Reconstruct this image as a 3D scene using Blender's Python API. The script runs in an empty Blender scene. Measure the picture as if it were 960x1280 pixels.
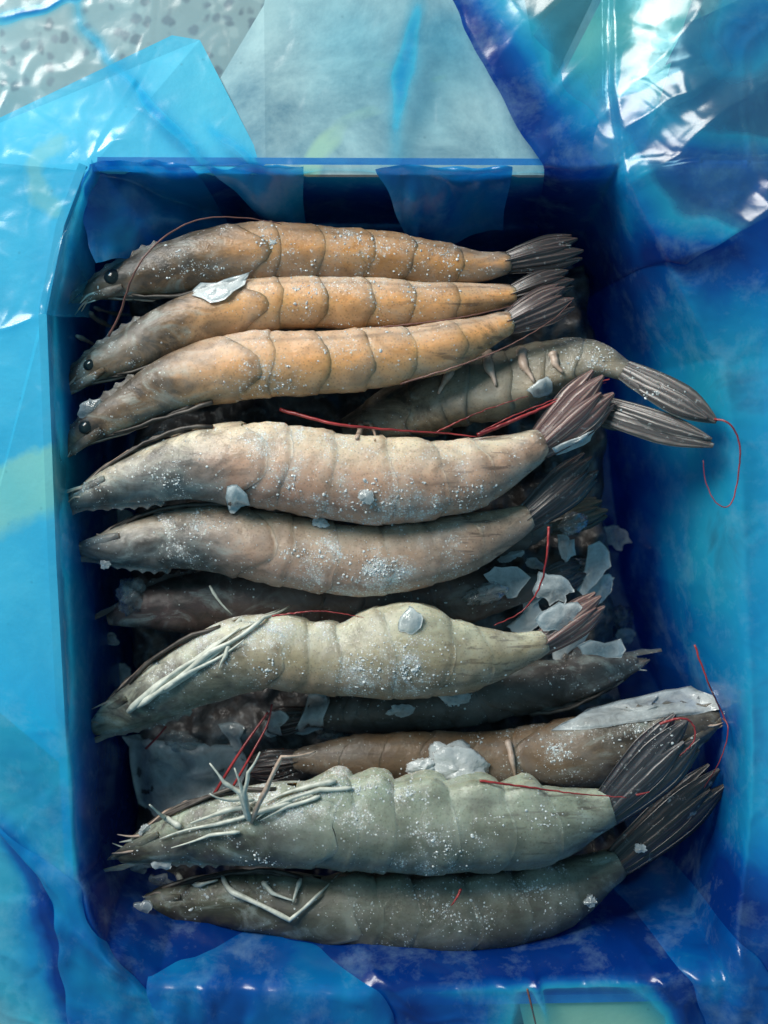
import bpy, math, random
import numpy as np
from mathutils import Vector
from mathutils.bvhtree import BVHTree

random.seed(7)
RNG = np.random.default_rng(11)
S = 0.0003            # metres per photo pixel on the plane z = 0
H = 0.45              # camera height above that plane
scene = bpy.context.scene
COL = scene.collection
rad = math.radians

# ------------------------------------------------------------------ camera
cam = bpy.data.cameras.new('camera')
camo = bpy.data.objects.new('camera', cam); COL.objects.link(camo)
camo.location = (0, 0, H); camo.rotation_euler = (0, 0, 0)
cam.sensor_fit = 'VERTICAL'; cam.angle = 2 * math.atan(640 * S / H)
cam.clip_start = 0.01; cam.clip_end = 20
cam.dof.use_dof = True; cam.dof.focus_distance = 0.445; cam.dof.aperture_fstop = 4.0
scene.camera = camo

# ------------------------------------------------------------------ light
world = bpy.data.worlds.new('World'); scene.world = world; world.use_nodes = True
bg = world.node_tree.nodes['Background']
bg.inputs[0].default_value = (0.27, 0.60, 0.80, 1); bg.inputs[1].default_value = 0.35

def area(name, loc, target, size, power, color):
    l = bpy.data.lights.new(name, 'AREA'); l.shape = 'RECTANGLE'
    l.size, l.size_y = size; l.energy = power; l.color = color
    o = bpy.data.objects.new(name, l); COL.objects.link(o); o.location = loc
    o.rotation_euler = (Vector(target) - Vector(loc)).to_track_quat('-Z', 'Y').to_euler()
    return o
area('window_light', (-0.80, 1.0, 0.76), (0.0, 0.04, 0), (0.7, 0.8), 30.0, (1.0, 0.97, 0.90))

scene.view_settings.view_transform = 'Standard'
scene.view_settings.look = 'None'
scene.view_settings.exposure = 0.25
scene.view_settings.gamma = 1.0
scene.view_settings.use_curve_mapping = False
scene.render.engine = 'CYCLES'
cy = scene.cycles
cy.use_denoising = True
cy.max_bounces = 6; cy.diffuse_bounces = 3; cy.glossy_bounces = 2; cy.transmission_bounces = 5; cy.transparent_max_bounces = 14
cy.caustics_reflective = False; cy.caustics_refractive = False

# ------------------------------------------------------------------ helpers
def Q(px, py, z=0.0):
    k = S * (H - z) / H
    return ((px - 480) * k, (640 - py) * k)

def P(px, py, z=0.0):
    x, y = Q(px, py, z)
    return Vector((x, y, z))

def catmull(pts, n):
    """n samples through a list of equal-length tuples, spaced by length"""
    p = np.array(pts, float)
    p = np.vstack([2 * p[0] - p[1], p, 2 * p[-1] - p[-2]])
    out = []
    for i in range(1, len(p) - 2):
        t = np.linspace(0, 1, 24, endpoint=False)[:, None]
        a, b, c, d = p[i - 1], p[i], p[i + 1], p[i + 2]
        out.append(0.5 * (2 * b + (c - a) * t + (2 * a - 5 * b + 4 * c - d) * t ** 2 + (3 * b - a - 3 * c + d) * t ** 3))
    out.append(p[-2][None]); out = np.vstack(out)
    k = min(3, out.shape[1])
    seg = np.linalg.norm(np.diff(out[:, :k], axis=0), axis=1)
    s = np.concatenate([[0], np.cumsum(seg)]); s /= s[-1]
    u = np.linspace(0, 1, n)
    return np.stack([np.interp(u, s, out[:, j]) for j in range(out.shape[1])], 1)

_perm = np.random.default_rng(5).permutation(256); _perm = np.concatenate([_perm, _perm])
def vnoise(x, y, seed=0):
    """gradient noise on arrays, about -1..1"""
    x = np.asarray(x, float) + seed * 17.3; y = np.asarray(y, float) + seed * 9.7
    xi = np.floor(x).astype(int); yi = np.floor(y).astype(int)
    xf, yf = x - xi, y - yi
    u = xf ** 3 * (xf * (xf * 6 - 15) + 10); v = yf ** 3 * (yf * (yf * 6 - 15) + 10)
    def g(ix, iy, fx, fy):
        h = _perm[(_perm[ix & 255] + iy) & 255] * (2 * math.pi / 256)
        return np.cos(h) * fx + np.sin(h) * fy
    a = g(xi, yi, xf, yf); b = g(xi + 1, yi, xf - 1, yf)
    c = g(xi, yi + 1, xf, yf - 1); d = g(xi + 1, yi + 1, xf - 1, yf - 1)
    return 1.5 * ((a * (1 - u) + b * u) * (1 - v) + (c * (1 - u) + d * u) * v)
def ridged(x, y, seed=0):
    return 1 - np.abs(vnoise(x, y, seed)) * 1.6

SOLID_V, SOLID_F = [], []          # everything ice or legs can lie on
def remember(vs, fs):
    b = len(SOLID_V); SOLID_V.extend(vs); SOLID_F.extend([tuple(i + b for i in f) for f in fs])
_bvh = [None, -1]
def hit(px, py):
    if _bvh[1] != len(SOLID_F):
        _bvh[0] = BVHTree.FromPolygons([tuple(v) for v in SOLID_V], SOLID_F); _bvh[1] = len(SOLID_F)
    o = Vector((0, 0, H)); d = (P(px, py, 0) - o).normalized()
    loc, nor, idx, dist = _bvh[0].ray_cast(o, d)
    if loc is None: return P(px, py, -0.05), Vector((0, 0, 1))
    if nor.z < 0: nor = -nor
    return loc, nor

def link(name, vs, fs, mat, parent=None, smooth=True, attrs=None, uv=None, solid=False, mats=None, fmat=None):
    me = bpy.data.meshes.new(name)
    me.from_pydata([tuple(v) for v in vs], [], [tuple(f) for f in fs])
    if mat: me.materials.append(mat)
    if smooth and len(me.polygons): me.polygons.foreach_set('use_smooth', [True] * len(me.polygons))
    for k, a in (attrs or {}).items():
        at = me.attributes.new(k, 'FLOAT', 'POINT'); at.data.foreach_set('value', np.asarray(a, np.float32))
    me.update()
    o = bpy.data.objects.new(name, me); COL.objects.link(o)
    if parent is not None:
        o.parent = parent
        root = parent
        while root.parent: root = root.parent
        if root.type == 'EMPTY':
            loc = Vector(root['base']); me.transform(__import__('mathutils').Matrix.Translation(-loc))
    if solid: remember(vs, fs)
    return o

def thing(name, label, cat, group=None, loc=(0, 0, 0)):
    o = bpy.data.objects.new(name, None); COL.objects.link(o)
    o.location = loc; o.empty_display_size = 0.01; o['base'] = [float(c) for c in loc]
    o['label'] = label; o['category'] = cat
    if group: o['group'] = group
    return o
def tag(o, label, cat, group=None):
    o['label'] = label; o['category'] = cat
    if group: o['group'] = group
    return o

def tube_data(pts, r0, r1, n=7, rfun=None):
    """round tube through world points; returns verts, faces, u"""
    pts = [Vector(p) for p in pts]; N = len(pts)
    vs, fs, us = [], [], []
    up = Vector((0.13, 0.21, 1)).normalized()
    for i, p in enumerate(pts):
        t = (pts[min(i + 1, N - 1)] - pts[max(i - 1, 0)])
        t = t.normalized() if t.length > 1e-9 else Vector((1, 0, 0))
        a = t.cross(up); a = a.normalized() if a.length > 1e-6 else Vector((1, 0, 0)); b = t.cross(a)
        u = i / (N - 1); r = rfun(u) if rfun else r0 + (r1 - r0) * u
        for k in range(n):
            th = 2 * math.pi * k / n
            vs.append(p + (a * math.cos(th) + b * math.sin(th)) * r); us.append(u)
    for i in range(N - 1):
        for k in range(n):
            a = i * n + k; b = i * n + (k + 1) % n
            fs.append((a, b, b + n, a + n))
    fs.append(tuple(range(n - 1, -1, -1))); fs.append(tuple((N - 1) * n + k for k in range(n)))
    return vs, fs, us

# ------------------------------------------------------------------ materials
class NT:
    def __init__(self, name):
        self.m = bpy.data.materials.new(name); self.m.use_nodes = True
        self.t = self.m.node_tree; self.t.nodes.clear()
        self.out = self.t.nodes.new('ShaderNodeOutputMaterial')
    def n(self, typ, inputs=None, **props):
        nd = self.t.nodes.new('ShaderNode' + typ)
        for k, v in props.items(): setattr(nd, k, v)
        for k, v in (inputs or {}).items():
            s = nd.inputs[k]
            if isinstance(v, bpy.types.NodeSocket): self.t.links.new(v, s)
            else:
                if s.type == 'RGBA' and len(v) == 3: v = (*v, 1)
                s.default_value = v
        return nd
    def mix(self, f, a, b, blend='MIX'):
        nd = self.t.nodes.new('ShaderNodeMix'); nd.data_type = 'RGBA'; nd.blend_type = blend
        for s, v in ((nd.inputs[0], f), (nd.inputs[6], a), (nd.inputs[7], b)):
            if isinstance(v, bpy.types.NodeSocket): self.t.links.new(v, s)
            elif s.type == 'RGBA': s.default_value = (*v, 1) if len(v) == 3 else v
            else: s.default_value = v
        return nd.outputs[2]
    def math(self, op, a, b=0.0, c=None, clamp=False):
        nd = self.t.nodes.new('ShaderNodeMath'); nd.operation = op; nd.use_clamp = clamp
        for s, v in zip(nd.inputs, (a, b, c)):
            if v is None: continue
            if isinstance(v, bpy.types.NodeSocket): self.t.links.new(v, s)
            else: s.default_value = v
        return nd.outputs[0]
    def ramp(self, f, stops, interp='LINEAR'):
        nd = self.t.nodes.new('ShaderNodeValToRGB'); nd.color_ramp.interpolation = interp
        e = nd.color_ramp.elements
        while len(e) > 1: e.remove(e[-1])
        for i, (p, c) in enumerate(stops):
            if not hasattr(c, '__len__'): c = (c, c, c)
            x = e[0] if i == 0 else e.new(p)
            x.position = p; x.color = (*c, 1)
        self.t.links.new(f, nd.inputs[0]); return nd.outputs[0]
    def obj(self, off=(0, 0, 0), scale=(1, 1, 1)):
        tc = self.n('TexCoord')
        mp = self.n('Mapping', {'Vector': tc.outputs['Object'], 'Location': off, 'Scale': scale})
        return mp.outputs[0]
    def noise(self, vec, scale, detail=3, rough=0.55, dist=0.0):
        return self.n('TexNoise', {'Vector': vec, 'Scale': scale, 'Detail': detail, 'Roughness': rough, 'Distortion': dist}).outputs[0]
    def fres(self, ior, nrm):
        g = self.n('NewGeometry')
        i = self.n('MapRange', {'Value': g.outputs['Backfacing'], 'To Min': ior, 'To Max': 1 / ior})
        return self.n('Fresnel', {'IOR': i.outputs[0], 'Normal': nrm}).outputs[0]
    def attr(self, name): return self.n('Attribute', attribute_name=name).outputs['Fac']
    def done(self, sh):
        self.t.links.new(sh, self.out.inputs[0]); return self.m

def film_mat(name):
    """thin blue polythene: lets light through, scatters some, shines; attribute 'ply' = film gathered, plus shade painted on the inner walls"""
    N = NT(name); v = N.obj()
    ply_shade = N.attr('ply_shade')
    blot = N.noise(v, 28, 4, 0.6, 0.6)
    ply2 = N.math('ADD', ply_shade, N.math('MULTIPLY', N.math('MULTIPLY', N.math('SUBTRACT', blot, 0.5), 0.75), N.math('ADD', ply_shade, 0.08)), clamp=True)
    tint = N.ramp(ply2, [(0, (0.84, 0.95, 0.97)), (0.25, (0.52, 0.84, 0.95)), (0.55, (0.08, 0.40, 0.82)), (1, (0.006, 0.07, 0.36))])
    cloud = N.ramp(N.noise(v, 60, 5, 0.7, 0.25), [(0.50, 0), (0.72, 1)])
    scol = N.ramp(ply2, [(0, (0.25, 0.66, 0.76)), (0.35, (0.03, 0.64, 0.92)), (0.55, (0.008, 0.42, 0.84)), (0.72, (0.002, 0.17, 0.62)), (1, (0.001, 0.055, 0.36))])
    scol = N.mix(N.math('MULTIPLY', cloud, 0.30), scol, (0.45, 0.72, 0.80))
    def crinkle(sc_, d): return N.math('ABSOLUTE', N.math('SUBTRACT', N.noise(v, sc_, 2, 0.45, d), 0.5))
    ck = N.math('ADD', N.math('MULTIPLY', crinkle(42, 0.4), 2.0), N.math('ADD', N.math('MULTIPLY', crinkle(95, 0.3), 0.9), N.math('MULTIPLY', N.noise(v, 260, 4, 0.6), 0.16)))
    bmp = N.n('Bump', {'Height': ck, 'Strength': 0.11, 'Distance': 0.0026})
    tr = N.n('BsdfTransparent', {'Color': tint})
    df = N.n('BsdfDiffuse', {'Color': scol, 'Normal': bmp.outputs[0]})
    tl = N.n('BsdfTranslucent', {'Color': scol, 'Normal': bmp.outputs[0]})
    sc = N.n('MixShader', {0: 0.45, 1: df.outputs[0], 2: tl.outputs[0]})
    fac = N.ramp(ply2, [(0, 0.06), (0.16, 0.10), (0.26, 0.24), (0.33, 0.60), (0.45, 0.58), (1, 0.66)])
    fac = N.math('ADD', fac, N.math('MULTIPLY', cloud, 0.09), clamp=True)
    body = N.n('MixShader', {0: fac, 1: tr.outputs[0], 2: sc.outputs[0]})
    gl = N.n('BsdfGlossy', {'Color': (1, 1, 1), 'Roughness': 0.22, 'Normal': bmp.outputs[0]})
    fr = N.fres(1.5, bmp.outputs[0])
    mx = N.n('MixShader', {0: fr, 1: body.outputs[0], 2: gl.outputs[0]})
    return N.done(mx.outputs[0])

def board_mat(name, col, col2, pale=None, rough=0.6, off=(0, 0, 0), prints=False):
    N = NT(name); v = N.obj(off)
    c = N.mix(N.ramp(N.noise(v, 22, 6, 0.68, 0.4), [(0.32, 0), (0.62, 1)]), col, col2)
    if pale: c = N.mix(N.ramp(N.noise(v, 13, 3, 0.5, 1.2), [(0.58, 0), (0.63, 1)]), c, pale)
    if prints:      # pale yellow band and a ring-shaped mark printed on the flap
        sx = N.n('SeparateXYZ', {0: v}); k = S * (H - 0.012) / H
        nz = N.math('MULTIPLY', N.math('SUBTRACT', N.noise(v, 120, 4), 0.5), 26.0)
        w = N.math('ADD', N.math('DIVIDE', N.math('SUBTRACT', N.math('MULTIPLY', sx.outputs[0], 0.4), sx.outputs[1]), k), N.math('ADD', nz, 832.0))
        w = N.math('DIVIDE', w, 1000.0)
        band = N.ramp(w, [(0.574, 0), (0.586, 1), (0.655, 1), (0.676, 0)])
        c = N.mix(N.math('MULTIPLY', band, 0.75), c, (0.66, 0.74, 0.50))
        dx = N.math('DIVIDE', N.math('SUBTRACT', sx.outputs[0], (84 - 480) * k), k); dy = N.math('DIVIDE', N.math('SUBTRACT', sx.outputs[1], (640 - 216) * k), k)
        rr_ = N.math('ADD', N.math('SQRT', N.math('ADD', N.math('MULTIPLY', dx, dx), N.math('MULTIPLY', dy, dy))), nz)
        ring = N.ramp(N.math('DIVIDE', rr_, 100.0), [(0.26, 0), (0.36, 1), (0.52, 1), (0.62, 0)])
        ring = N.math('MULTIPLY', ring, N.ramp(N.math('DIVIDE', dx, -50.0), [(0.0, 0), (0.25, 1)]))
        c = N.mix(N.math('MULTIPLY', ring, 0.6), c, (0.52, 0.60, 0.48))
    grime = N.ramp(N.n('TexVoronoi', {'Vector': v, 'Scale': 130.0, 'Randomness': 1.0}).outputs['Distance'], [(0.03, 0.55), (0.10, 1)])
    c = N.mix(0.5, c, grime, 'MULTIPLY')
    p = N.n('BsdfPrincipled', {'Base Color': c, 'Roughness': rough,
            'Normal': N.n('Bump', {'Height': N.noise(v, 400, 4), 'Strength': 0.2, 'Distance': 0.0006}).outputs[0]})
    return N.done(p.outputs[0])

def terrazzo_mat():
    N = NT('terrazzo'); v = N.obj()
    wob = N.n('TexNoise', {'Vector': v, 'Scale': 150.0, 'Detail': 2.0})
    v2 = N.n('VectorMath', {0: v, 1: N.n('VectorMath', {0: wob.outputs['Color'], 'Scale': 0.006}, operation='SCALE').outputs[0]}, operation='ADD').outputs[0]
    vo = N.n('TexVoronoi', {'Vector': v2, 'Scale': 190.0, 'Randomness': 1.0})
    chip = N.ramp(vo.outputs['Distance'], [(0.34, 1), (0.52, 0)])
    sep = N.n('SeparateColor', {0: vo.outputs['Color']})
    dark = N.math('MULTIPLY', chip, N.math('GREATER_THAN', sep.outputs[0], 0.5))
    pale = N.math('MULTIPLY', chip, N.math('LESS_THAN', sep.outputs[0], 0.18))
    base = N.mix(N.noise(v, 40, 4), (0.22, 0.27, 0.28), (0.34, 0.40, 0.40))
    c = N.mix(N.math('MULTIPLY', dark, 0.75), base, N.mix(sep.outputs[1], (0.09, 0.10, 0.13), (0.17, 0.18, 0.22)))
    c = N.mix(N.math('MULTIPLY', pale, 0.5), c, (0.46, 0.50, 0.48))
    p = N.n('BsdfPrincipled', {'Base Color': c, 'Roughness': 0.35})
    return N.done(p.outputs[0])

def shell_mat(name, head, mid, tail, flank, belly, frost=0.5, dark_edge=0.5, edge_col=(0.07, 0.038, 0.022), off=0.0):
    """shrimp shell: pigment along the body (su), over the back (dv), at segment rims (edge), frost (rime)"""
    N = NT(name); v = N.obj((off, off * 0.7, 0))
    su, dv, edge, rime = (N.attr(a) for a in ('su', 'dv', 'edge', 'rime'))
    n1 = N.noise(v, 90, 4, 0.6, 0.4); n2 = N.noise(v, 420, 3, 0.6)
    suw = N.math('ADD', su, N.math('MULTIPLY', N.math('SUBTRACT', n1, 0.5), 0.14))
    c = N.ramp(suw, [(0.0, head), (0.27, tuple(h * 0.9 for h in head)), (0.36, tuple((a + b) / 2 for a, b in zip(head, mid))), (0.45, mid), (0.72, mid), (0.95, tail)])
    fl = N.math('MULTIPLY', N.ramp(N.math('ADD', dv, N.math('MULTIPLY', N.math('SUBTRACT', n1, 0.5), 0.7)), [(0.05, 1), (0.75, 0)]), N.ramp(suw, [(0.26, 0.12), (0.44, 1)]))
    c = N.mix(fl, c, flank)
    be = N.ramp(N.math('MULTIPLY', dv, -1.0), [(0.0, 0), (0.75, 1)])
    c = N.mix(N.math('MULTIPLY', N.math('MULTIPLY', be, 0.9), N.ramp(n1, [(0.25, 0.4), (0.6, 1)])), c, belly)
    n3 = N.noise(N.obj((off, 3.0, 0), (1, 1.7, 1)), 55, 5, 0.62, 1.2)
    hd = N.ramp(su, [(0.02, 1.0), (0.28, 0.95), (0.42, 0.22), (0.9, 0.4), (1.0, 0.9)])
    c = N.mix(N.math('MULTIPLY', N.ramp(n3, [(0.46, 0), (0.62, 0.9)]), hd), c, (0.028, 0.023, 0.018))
    c = N.mix(N.math('MULTIPLY', N.ramp(n3, [(0.30, 0.7), (0.46, 0)]), hd), c, (0.36, 0.43, 0.40))  # pale teal mottles: frost glaze with the head's highlights painted in
    c = N.mix(N.ramp(n1, [(0.30, 0.30), (0.52, 0)]), c, (0.055, 0.042, 0.03))
    gut = N.math('MULTIPLY', N.math('SUBTRACT', dv, N.math('MULTIPLY', N.math('SUBTRACT', n1, 0.5), 0.25)), 1.0)
    gut = N.ramp(gut, [(0.56, 0), (0.66, 0.45), (0.76, 0)])
    c = N.mix(N.math('MULTIPLY', gut, N.ramp(su, [(0.34, 0), (0.42, 0.8), (0.9, 0.8), (1.0, 0)])), c, (0.07, 0.055, 0.04))
    ln = N.ramp(N.noise(N.obj((off, 1.0, 0), (0.35, 2.4, 1)), 160, 3, 0.5, 0.3), [(0.60, 0), (0.66, 0.55)])
    c = N.mix(N.math('MULTIPLY', ln, N.ramp(su, [(0.7, 0), (0.86, 1)])), c, (0.05, 0.03, 0.025))
    # fine chromatophore dots
    dots = N.ramp(N.n('TexVoronoi', {'Vector': v, 'Scale': 900.0, 'Randomness': 1.0}).outputs['Distance'], [(0.18, 1), (0.40, 0)])
    c = N.mix(N.math('MULTIPLY', dots, N.math('MULTIPLY', n2, 0.55)), c, (0.05, 0.035, 0.025))
    c = N.mix(N.math('MULTIPLY', N.math('MULTIPLY', edge, dark_edge), N.ramp(N.noise(v, 140, 3), [(0.35, 0.25), (0.6, 1.2)])), c, edge_col)
    # frost bloom
    f2 = N.noise(v, 75, 4, 0.65, 0.5); f1 = N.noise(v, 300, 4, 0.7)
    dens = N.math('MULTIPLY', N.math('ADD', N.math('MULTIPLY', rime, 0.95), frost * 0.12), N.ramp(f2, [(0.46, 0.02), (0.66, 1.0)]))
    dens = N.math('MULTIPLY', dens, N.ramp(f1, [(0.36, 0.15), (0.62, 1.25)]))
    gr = []
    for sc_ in (1050.0, 1900.0):
        vo = N.n('TexVoronoi', {'Vector': v, 'Scale': sc_, 'Randomness': 1.0})
        cr_ = N.n('SeparateColor', {0: vo.outputs['Color']})
        on = N.math('LESS_THAN', cr_.outputs[0], N.math('MULTIPLY', dens, 0.85))
        gr.append(N.math('MULTIPLY', on, N.math('MULTIPLY', N.ramp(vo.outputs['Distance'], [(0.25, 1), (0.55, 0)]), N.math('ADD', cr_.outputs[1], 0.35))))
    grain = N.math('MAXIMUM', gr[0], gr[1], clamp=True)
    veil = N.math('ADD', N.math('MULTIPLY', dens, 0.55), N.math('MULTIPLY', N.ramp(N.noise(v, 38, 4, 0.6, 1.0), [(0.48, 0), (0.75, 1)]), frost * 0.5), clamp=True)
    c = N.mix(veil, c, (0.56, 0.55, 0.52))
    fr = grain
    c = N.mix(N.math('MULTIPLY', fr, 0.85), c, (0.74, 0.78, 0.77))
    hgt = N.math('ADD', N.math('MULTIPLY', n2, 0.35), N.math('MULTIPLY', fr, 0.8))
    bmp = N.n('Bump', {'Height': hgt, 'Strength': 0.35, 'Distance': 0.0009})
    spk = N.n('Bump', {'Height': N.math('ADD', N.noise(v, 420, 4, 0.65), N.math('MULTIPLY', grain, 0.5)), 'Strength': 0.6, 'Distance': 0.0012})
    p = N.n('BsdfPrincipled', {'Base Color': c, 'Roughness': N.ramp(n2, [(0.3, 0.42), (0.7, 0.7)]), 'Normal': bmp.outputs[0], 'Specular IOR Level': 0.35, 'Coat Weight': 0.68, 'Coat IOR': 1.40, 'Coat Roughness': 0.10, 'Coat Normal': spk.outputs[0],
            'Subsurface Weight': 0.75, 'Subsurface Radius': (1.0, 0.62, 0.42), 'Subsurface Scale': 0.005})
    return N.done(p.outputs[0])

def blade_mat(name, c0, c1, tip, off=0.0):
    N = NT(name); v = N.obj((off, 0, 0))
    su, dv = N.attr('su'), N.attr('dv')
    st = N.math('ADD', N.math('MULTIPLY', dv, 17.0), N.math('MULTIPLY', N.noise(v, 160, 3), 1.6))
    stripe = N.math('MULTIPLY', N.ramp(N.math('SINE', N.math('MULTIPLY', st, 1.3)), [(0.0, 0), (1.0, 1)]), N.ramp(N.noise(v, 120, 3), [(0.3, 0.2), (0.65, 0.9)]))
    c = N.mix(stripe, c0, c1)
    c = N.mix(N.ramp(N.math('ADD', su, N.math('MULTIPLY', N.noise(v, 220, 2), 0.12)), [(1.0, 0), (1.08, 0.8)]), c, tip)
    fr = N.ramp(N.noise(v, 300, 5, 0.7), [(0.60, 0), (0.74, 0.8)])
    c = N.mix(N.math('MULTIPLY', fr, 0.7), c, (0.6, 0.66, 0.68))
    bmp = N.n('Bump', {'Height': N.math('ADD', stripe, fr), 'Strength': 0.5, 'Distance': 0.0006})
    p = N.n('BsdfPrincipled', {'Base Color': c, 'Roughness': 0.34, 'Normal': bmp.outputs[0], 'Coat Weight': 0.2, 'Coat Roughness': 0.2, 'Subsurface Weight': 0.4, 'Subsurface Scale': 0.002})
    return N.done(p.outputs[0])

def plain_mat(name, c0, c1, rough=0.4, scale=250, spec=0.5):
    N = NT(name); v = N.obj()
    c = N.mix(N.ramp(N.noise(v, scale, 4, 0.6), [(0.35, 0), (0.68, 1)]), c0, c1)
    bmp = N.n('Bump', {'Height': N.noise(v, scale * 3, 3), 'Strength': 0.3, 'Distance': 0.0004})
    p = N.n('BsdfPrincipled', {'Base Color': c, 'Roughness': rough, 'Normal': bmp.outputs[0], 'Specular IOR Level': spec})
    return N.done(p.outputs[0])

def ice_mat(name, white):
    """thin ice: partly clear, partly milky"""
    N = NT(name); v = N.obj()
    n = N.noise(v, 130, 5, 0.7, 0.8)
    bmp = N.n('Bump', {'Height': N.noise(v, 260, 4, 0.65), 'Strength': 0.6, 'Distance': 0.0012})
    tr = N.n('MixShader', {0: 0.6, 1: N.n('BsdfTransparent', {'Color': (0.90, 0.97, 0.98)}).outputs[0], 2: N.n('BsdfGlass', {'Color': (0.93, 0.98, 1.0), 'Roughness': 0.12, 'IOR': 1.31, 'Normal': bmp.outputs[0]}).outputs[0]})
    df = N.n('BsdfDiffuse', {'Color': (0.86, 0.92, 0.93), 'Normal': bmp.outputs[0]})
    tl = N.n('BsdfTranslucent', {'Color': (0.86, 0.93, 0.94), 'Normal': bmp.outputs[0]})
    sc = N.n('MixShader', {0: 0.4, 1: df.outputs[0], 2: tl.outputs[0]})
    f0 = N.ramp(n, [(0.32, max(0.0, white - 0.30)), (0.7, min(1.0, white + 0.12))])
    f = N.math('ADD', f0, N.math('MULTIPLY', N.attr('rimf'), 0.35), clamp=True)
    b = N.n('MixShader', {0: f, 1: tr.outputs[0], 2: sc.outputs[0]})
    gl = N.n('BsdfGlossy', {'Color': (1, 1, 1), 'Roughness': 0.09, 'Normal': bmp.outputs[0]})
    fr = N.fres(1.45, bmp.outputs[0])
    return N.done(N.n('MixShader', {0: fr, 1: b.outputs[0], 2: gl.outputs[0]}).outputs[0])

def block_mat():
    N = NT('murky_ice'); v = N.obj()
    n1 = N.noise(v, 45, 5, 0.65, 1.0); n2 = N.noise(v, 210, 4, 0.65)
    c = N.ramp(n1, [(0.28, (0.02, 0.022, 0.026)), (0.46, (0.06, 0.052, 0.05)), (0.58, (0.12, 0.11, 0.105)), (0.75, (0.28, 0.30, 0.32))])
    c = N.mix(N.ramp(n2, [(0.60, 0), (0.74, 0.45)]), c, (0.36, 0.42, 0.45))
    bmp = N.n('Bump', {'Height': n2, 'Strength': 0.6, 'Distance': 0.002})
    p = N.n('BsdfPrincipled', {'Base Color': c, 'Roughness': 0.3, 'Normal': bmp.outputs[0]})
    return N.done(p.outputs[0])

M_FILM = film_mat('blue_polythene')
M_ICE = {k: ice_mat('ice_' + k, w) for k, w in (('clear', 0.28), ('milky', 0.56), ('white', 0.98))}
M_FROST = plain_mat('frost_grain', (0.42, 0.46, 0.46), (0.80, 0.84, 0.84), 0.18, 900)
M_RED = plain_mat('antenna_red', (0.14, 0.010, 0.014), (0.40, 0.045, 0.045), 0.3, 120)
M_BROWN = plain_mat('antenna_brown', (0.12, 0.05, 0.04), (0.22, 0.10, 0.08), 0.4, 300)
M_LEG = plain_mat('leg_pale', (0.40, 0.42, 0.36), (0.66, 0.68, 0.60), 0.4, 300)
M_LEGB = plain_mat('leg_buff', (0.36, 0.25, 0.18), (0.58, 0.46, 0.38), 0.4, 300)
M_EYE = plain_mat('eye_black', (0.006, 0.008, 0.008), (0.02, 0.03, 0.03), 0.12, 200)
M_MOUTH = plain_mat('mouthparts', (0.025, 0.02, 0.018), (0.10, 0.085, 0.07), 0.5, 200)

# ------------------------------------------------------------------ floor and carton
ZR = 0.018; ZF = -0.070
def sheet(name, x0, x1, y0, y1, z, mat):
    o = link(name, [(x0, y0, z), (x1, y0, z), (x1, y1, z), (x0, y1, z)], [(0, 1, 2, 3)], mat, smooth=False)
    o['kind'] = 'structure'; return o
sheet('floor', -1.6, 1.6, -1.6, 1.6, -0.0765, terrazzo_mat())

M_CYAN = board_mat('board_cyan', (0.05, 0.44, 0.62), (0.10, 0.54, 0.70), prints=True)
M_BLUE = board_mat('board_blue', (0.01, 0.14, 0.46), (0.02, 0.24, 0.58))
M_PALE = board_mat('board_pale', (0.12, 0.19, 0.25), (0.60, 0.60, 0.58), (0.60, 0.62, 0.44), off=(0.4, 0.2, 0))
M_GREEN = board_mat('board_green', (0.42, 0.66, 0.46), (0.55, 0.72, 0.50))
carton = thing('carton', 'blue printed carton lying open with its flaps folded out under the plastic', 'box', loc=(0, 0, -0.076))

def prism(name, outline, zs, th, mat, parent):
    """flat or sloping panel: outline of world xy with a z each, thickness th downwards"""
    n = len(outline)
    top = [Vector((x, y, z)) for (x, y), z in zip(outline, zs)]
    vs = top + [p - Vector((0, 0, th)) for p in top]
    fs = [tuple(range(n)), tuple(range(2 * n - 1, n - 1, -1))] + [(i, i + n, (i + 1) % n + n, (i + 1) % n) for i in range(n)]
    return link(name, vs, fs, mat, parent, smooth=False)

def wall_panel(name, pts, z0, z1, th, mat, out):
    """upright board along px polyline, thickness outwards (out = +1 left of direction)"""
    w = [Vector((*Q(x, y, ZR), 0)) for x, y in pts]
    vs, fs = [], []
    for i, p in enumerate(w):
        t = (w[min(i + 1, len(w) - 1)] - w[max(i - 1, 0)]).normalized(); nrm = Vector((-t.y, t.x, 0)) * out
        a = p + nrm * 0.0022; b = p + nrm * (0.0022 + th)
        vs += [(a.x, a.y, z0), (a.x, a.y, z1), (b.x, b.y, z1), (b.x, b.y, z0)]
    for i in range(len(w) - 1):
        for k in range(4):
            fs.append((i * 4 + k, i * 4 + (k + 1) % 4, i * 4 + 4 + (k + 1) % 4, i * 4 + 4 + k))
    fs += [(0, 1, 2, 3), tuple(len(vs) - 4 + k for k in (3, 2, 1, 0))]
    return link(name, vs, fs, mat, carton, smooth=False)
LEFT_RIM = [(112, 206), (84, 280), (62, 390), (74, 700), (96, 1100), (108, 1238)]
wall_panel('side_wall', LEFT_RIM, -0.074, ZR - 0.004, 0.003, M_CYAN, -1)
wall_panel('side_wall', [(118, 210), (400, 211), (700, 212), (938, 214)], -0.074, ZR - 0.0042, 0.003, M_BLUE, 1)
wall_panel('side_wall', [(945, 222), (955, 640), (948, 1230)], -0.074, ZR - 0.0044, 0.003, M_BLUE, 1)
wall_panel('side_wall', [(118, 1242), (500, 1246), (940, 1238)], -0.074, ZR - 0.0046, 0.003, M_BLUE, -1)
prism('bottom_board', [Q(100, 222, ZR), Q(940, 222, ZR), Q(940, 1234, ZR), Q(112, 1234, ZR)], [-0.0735] * 4, 0.002, M_BLUE, carton)

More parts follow.
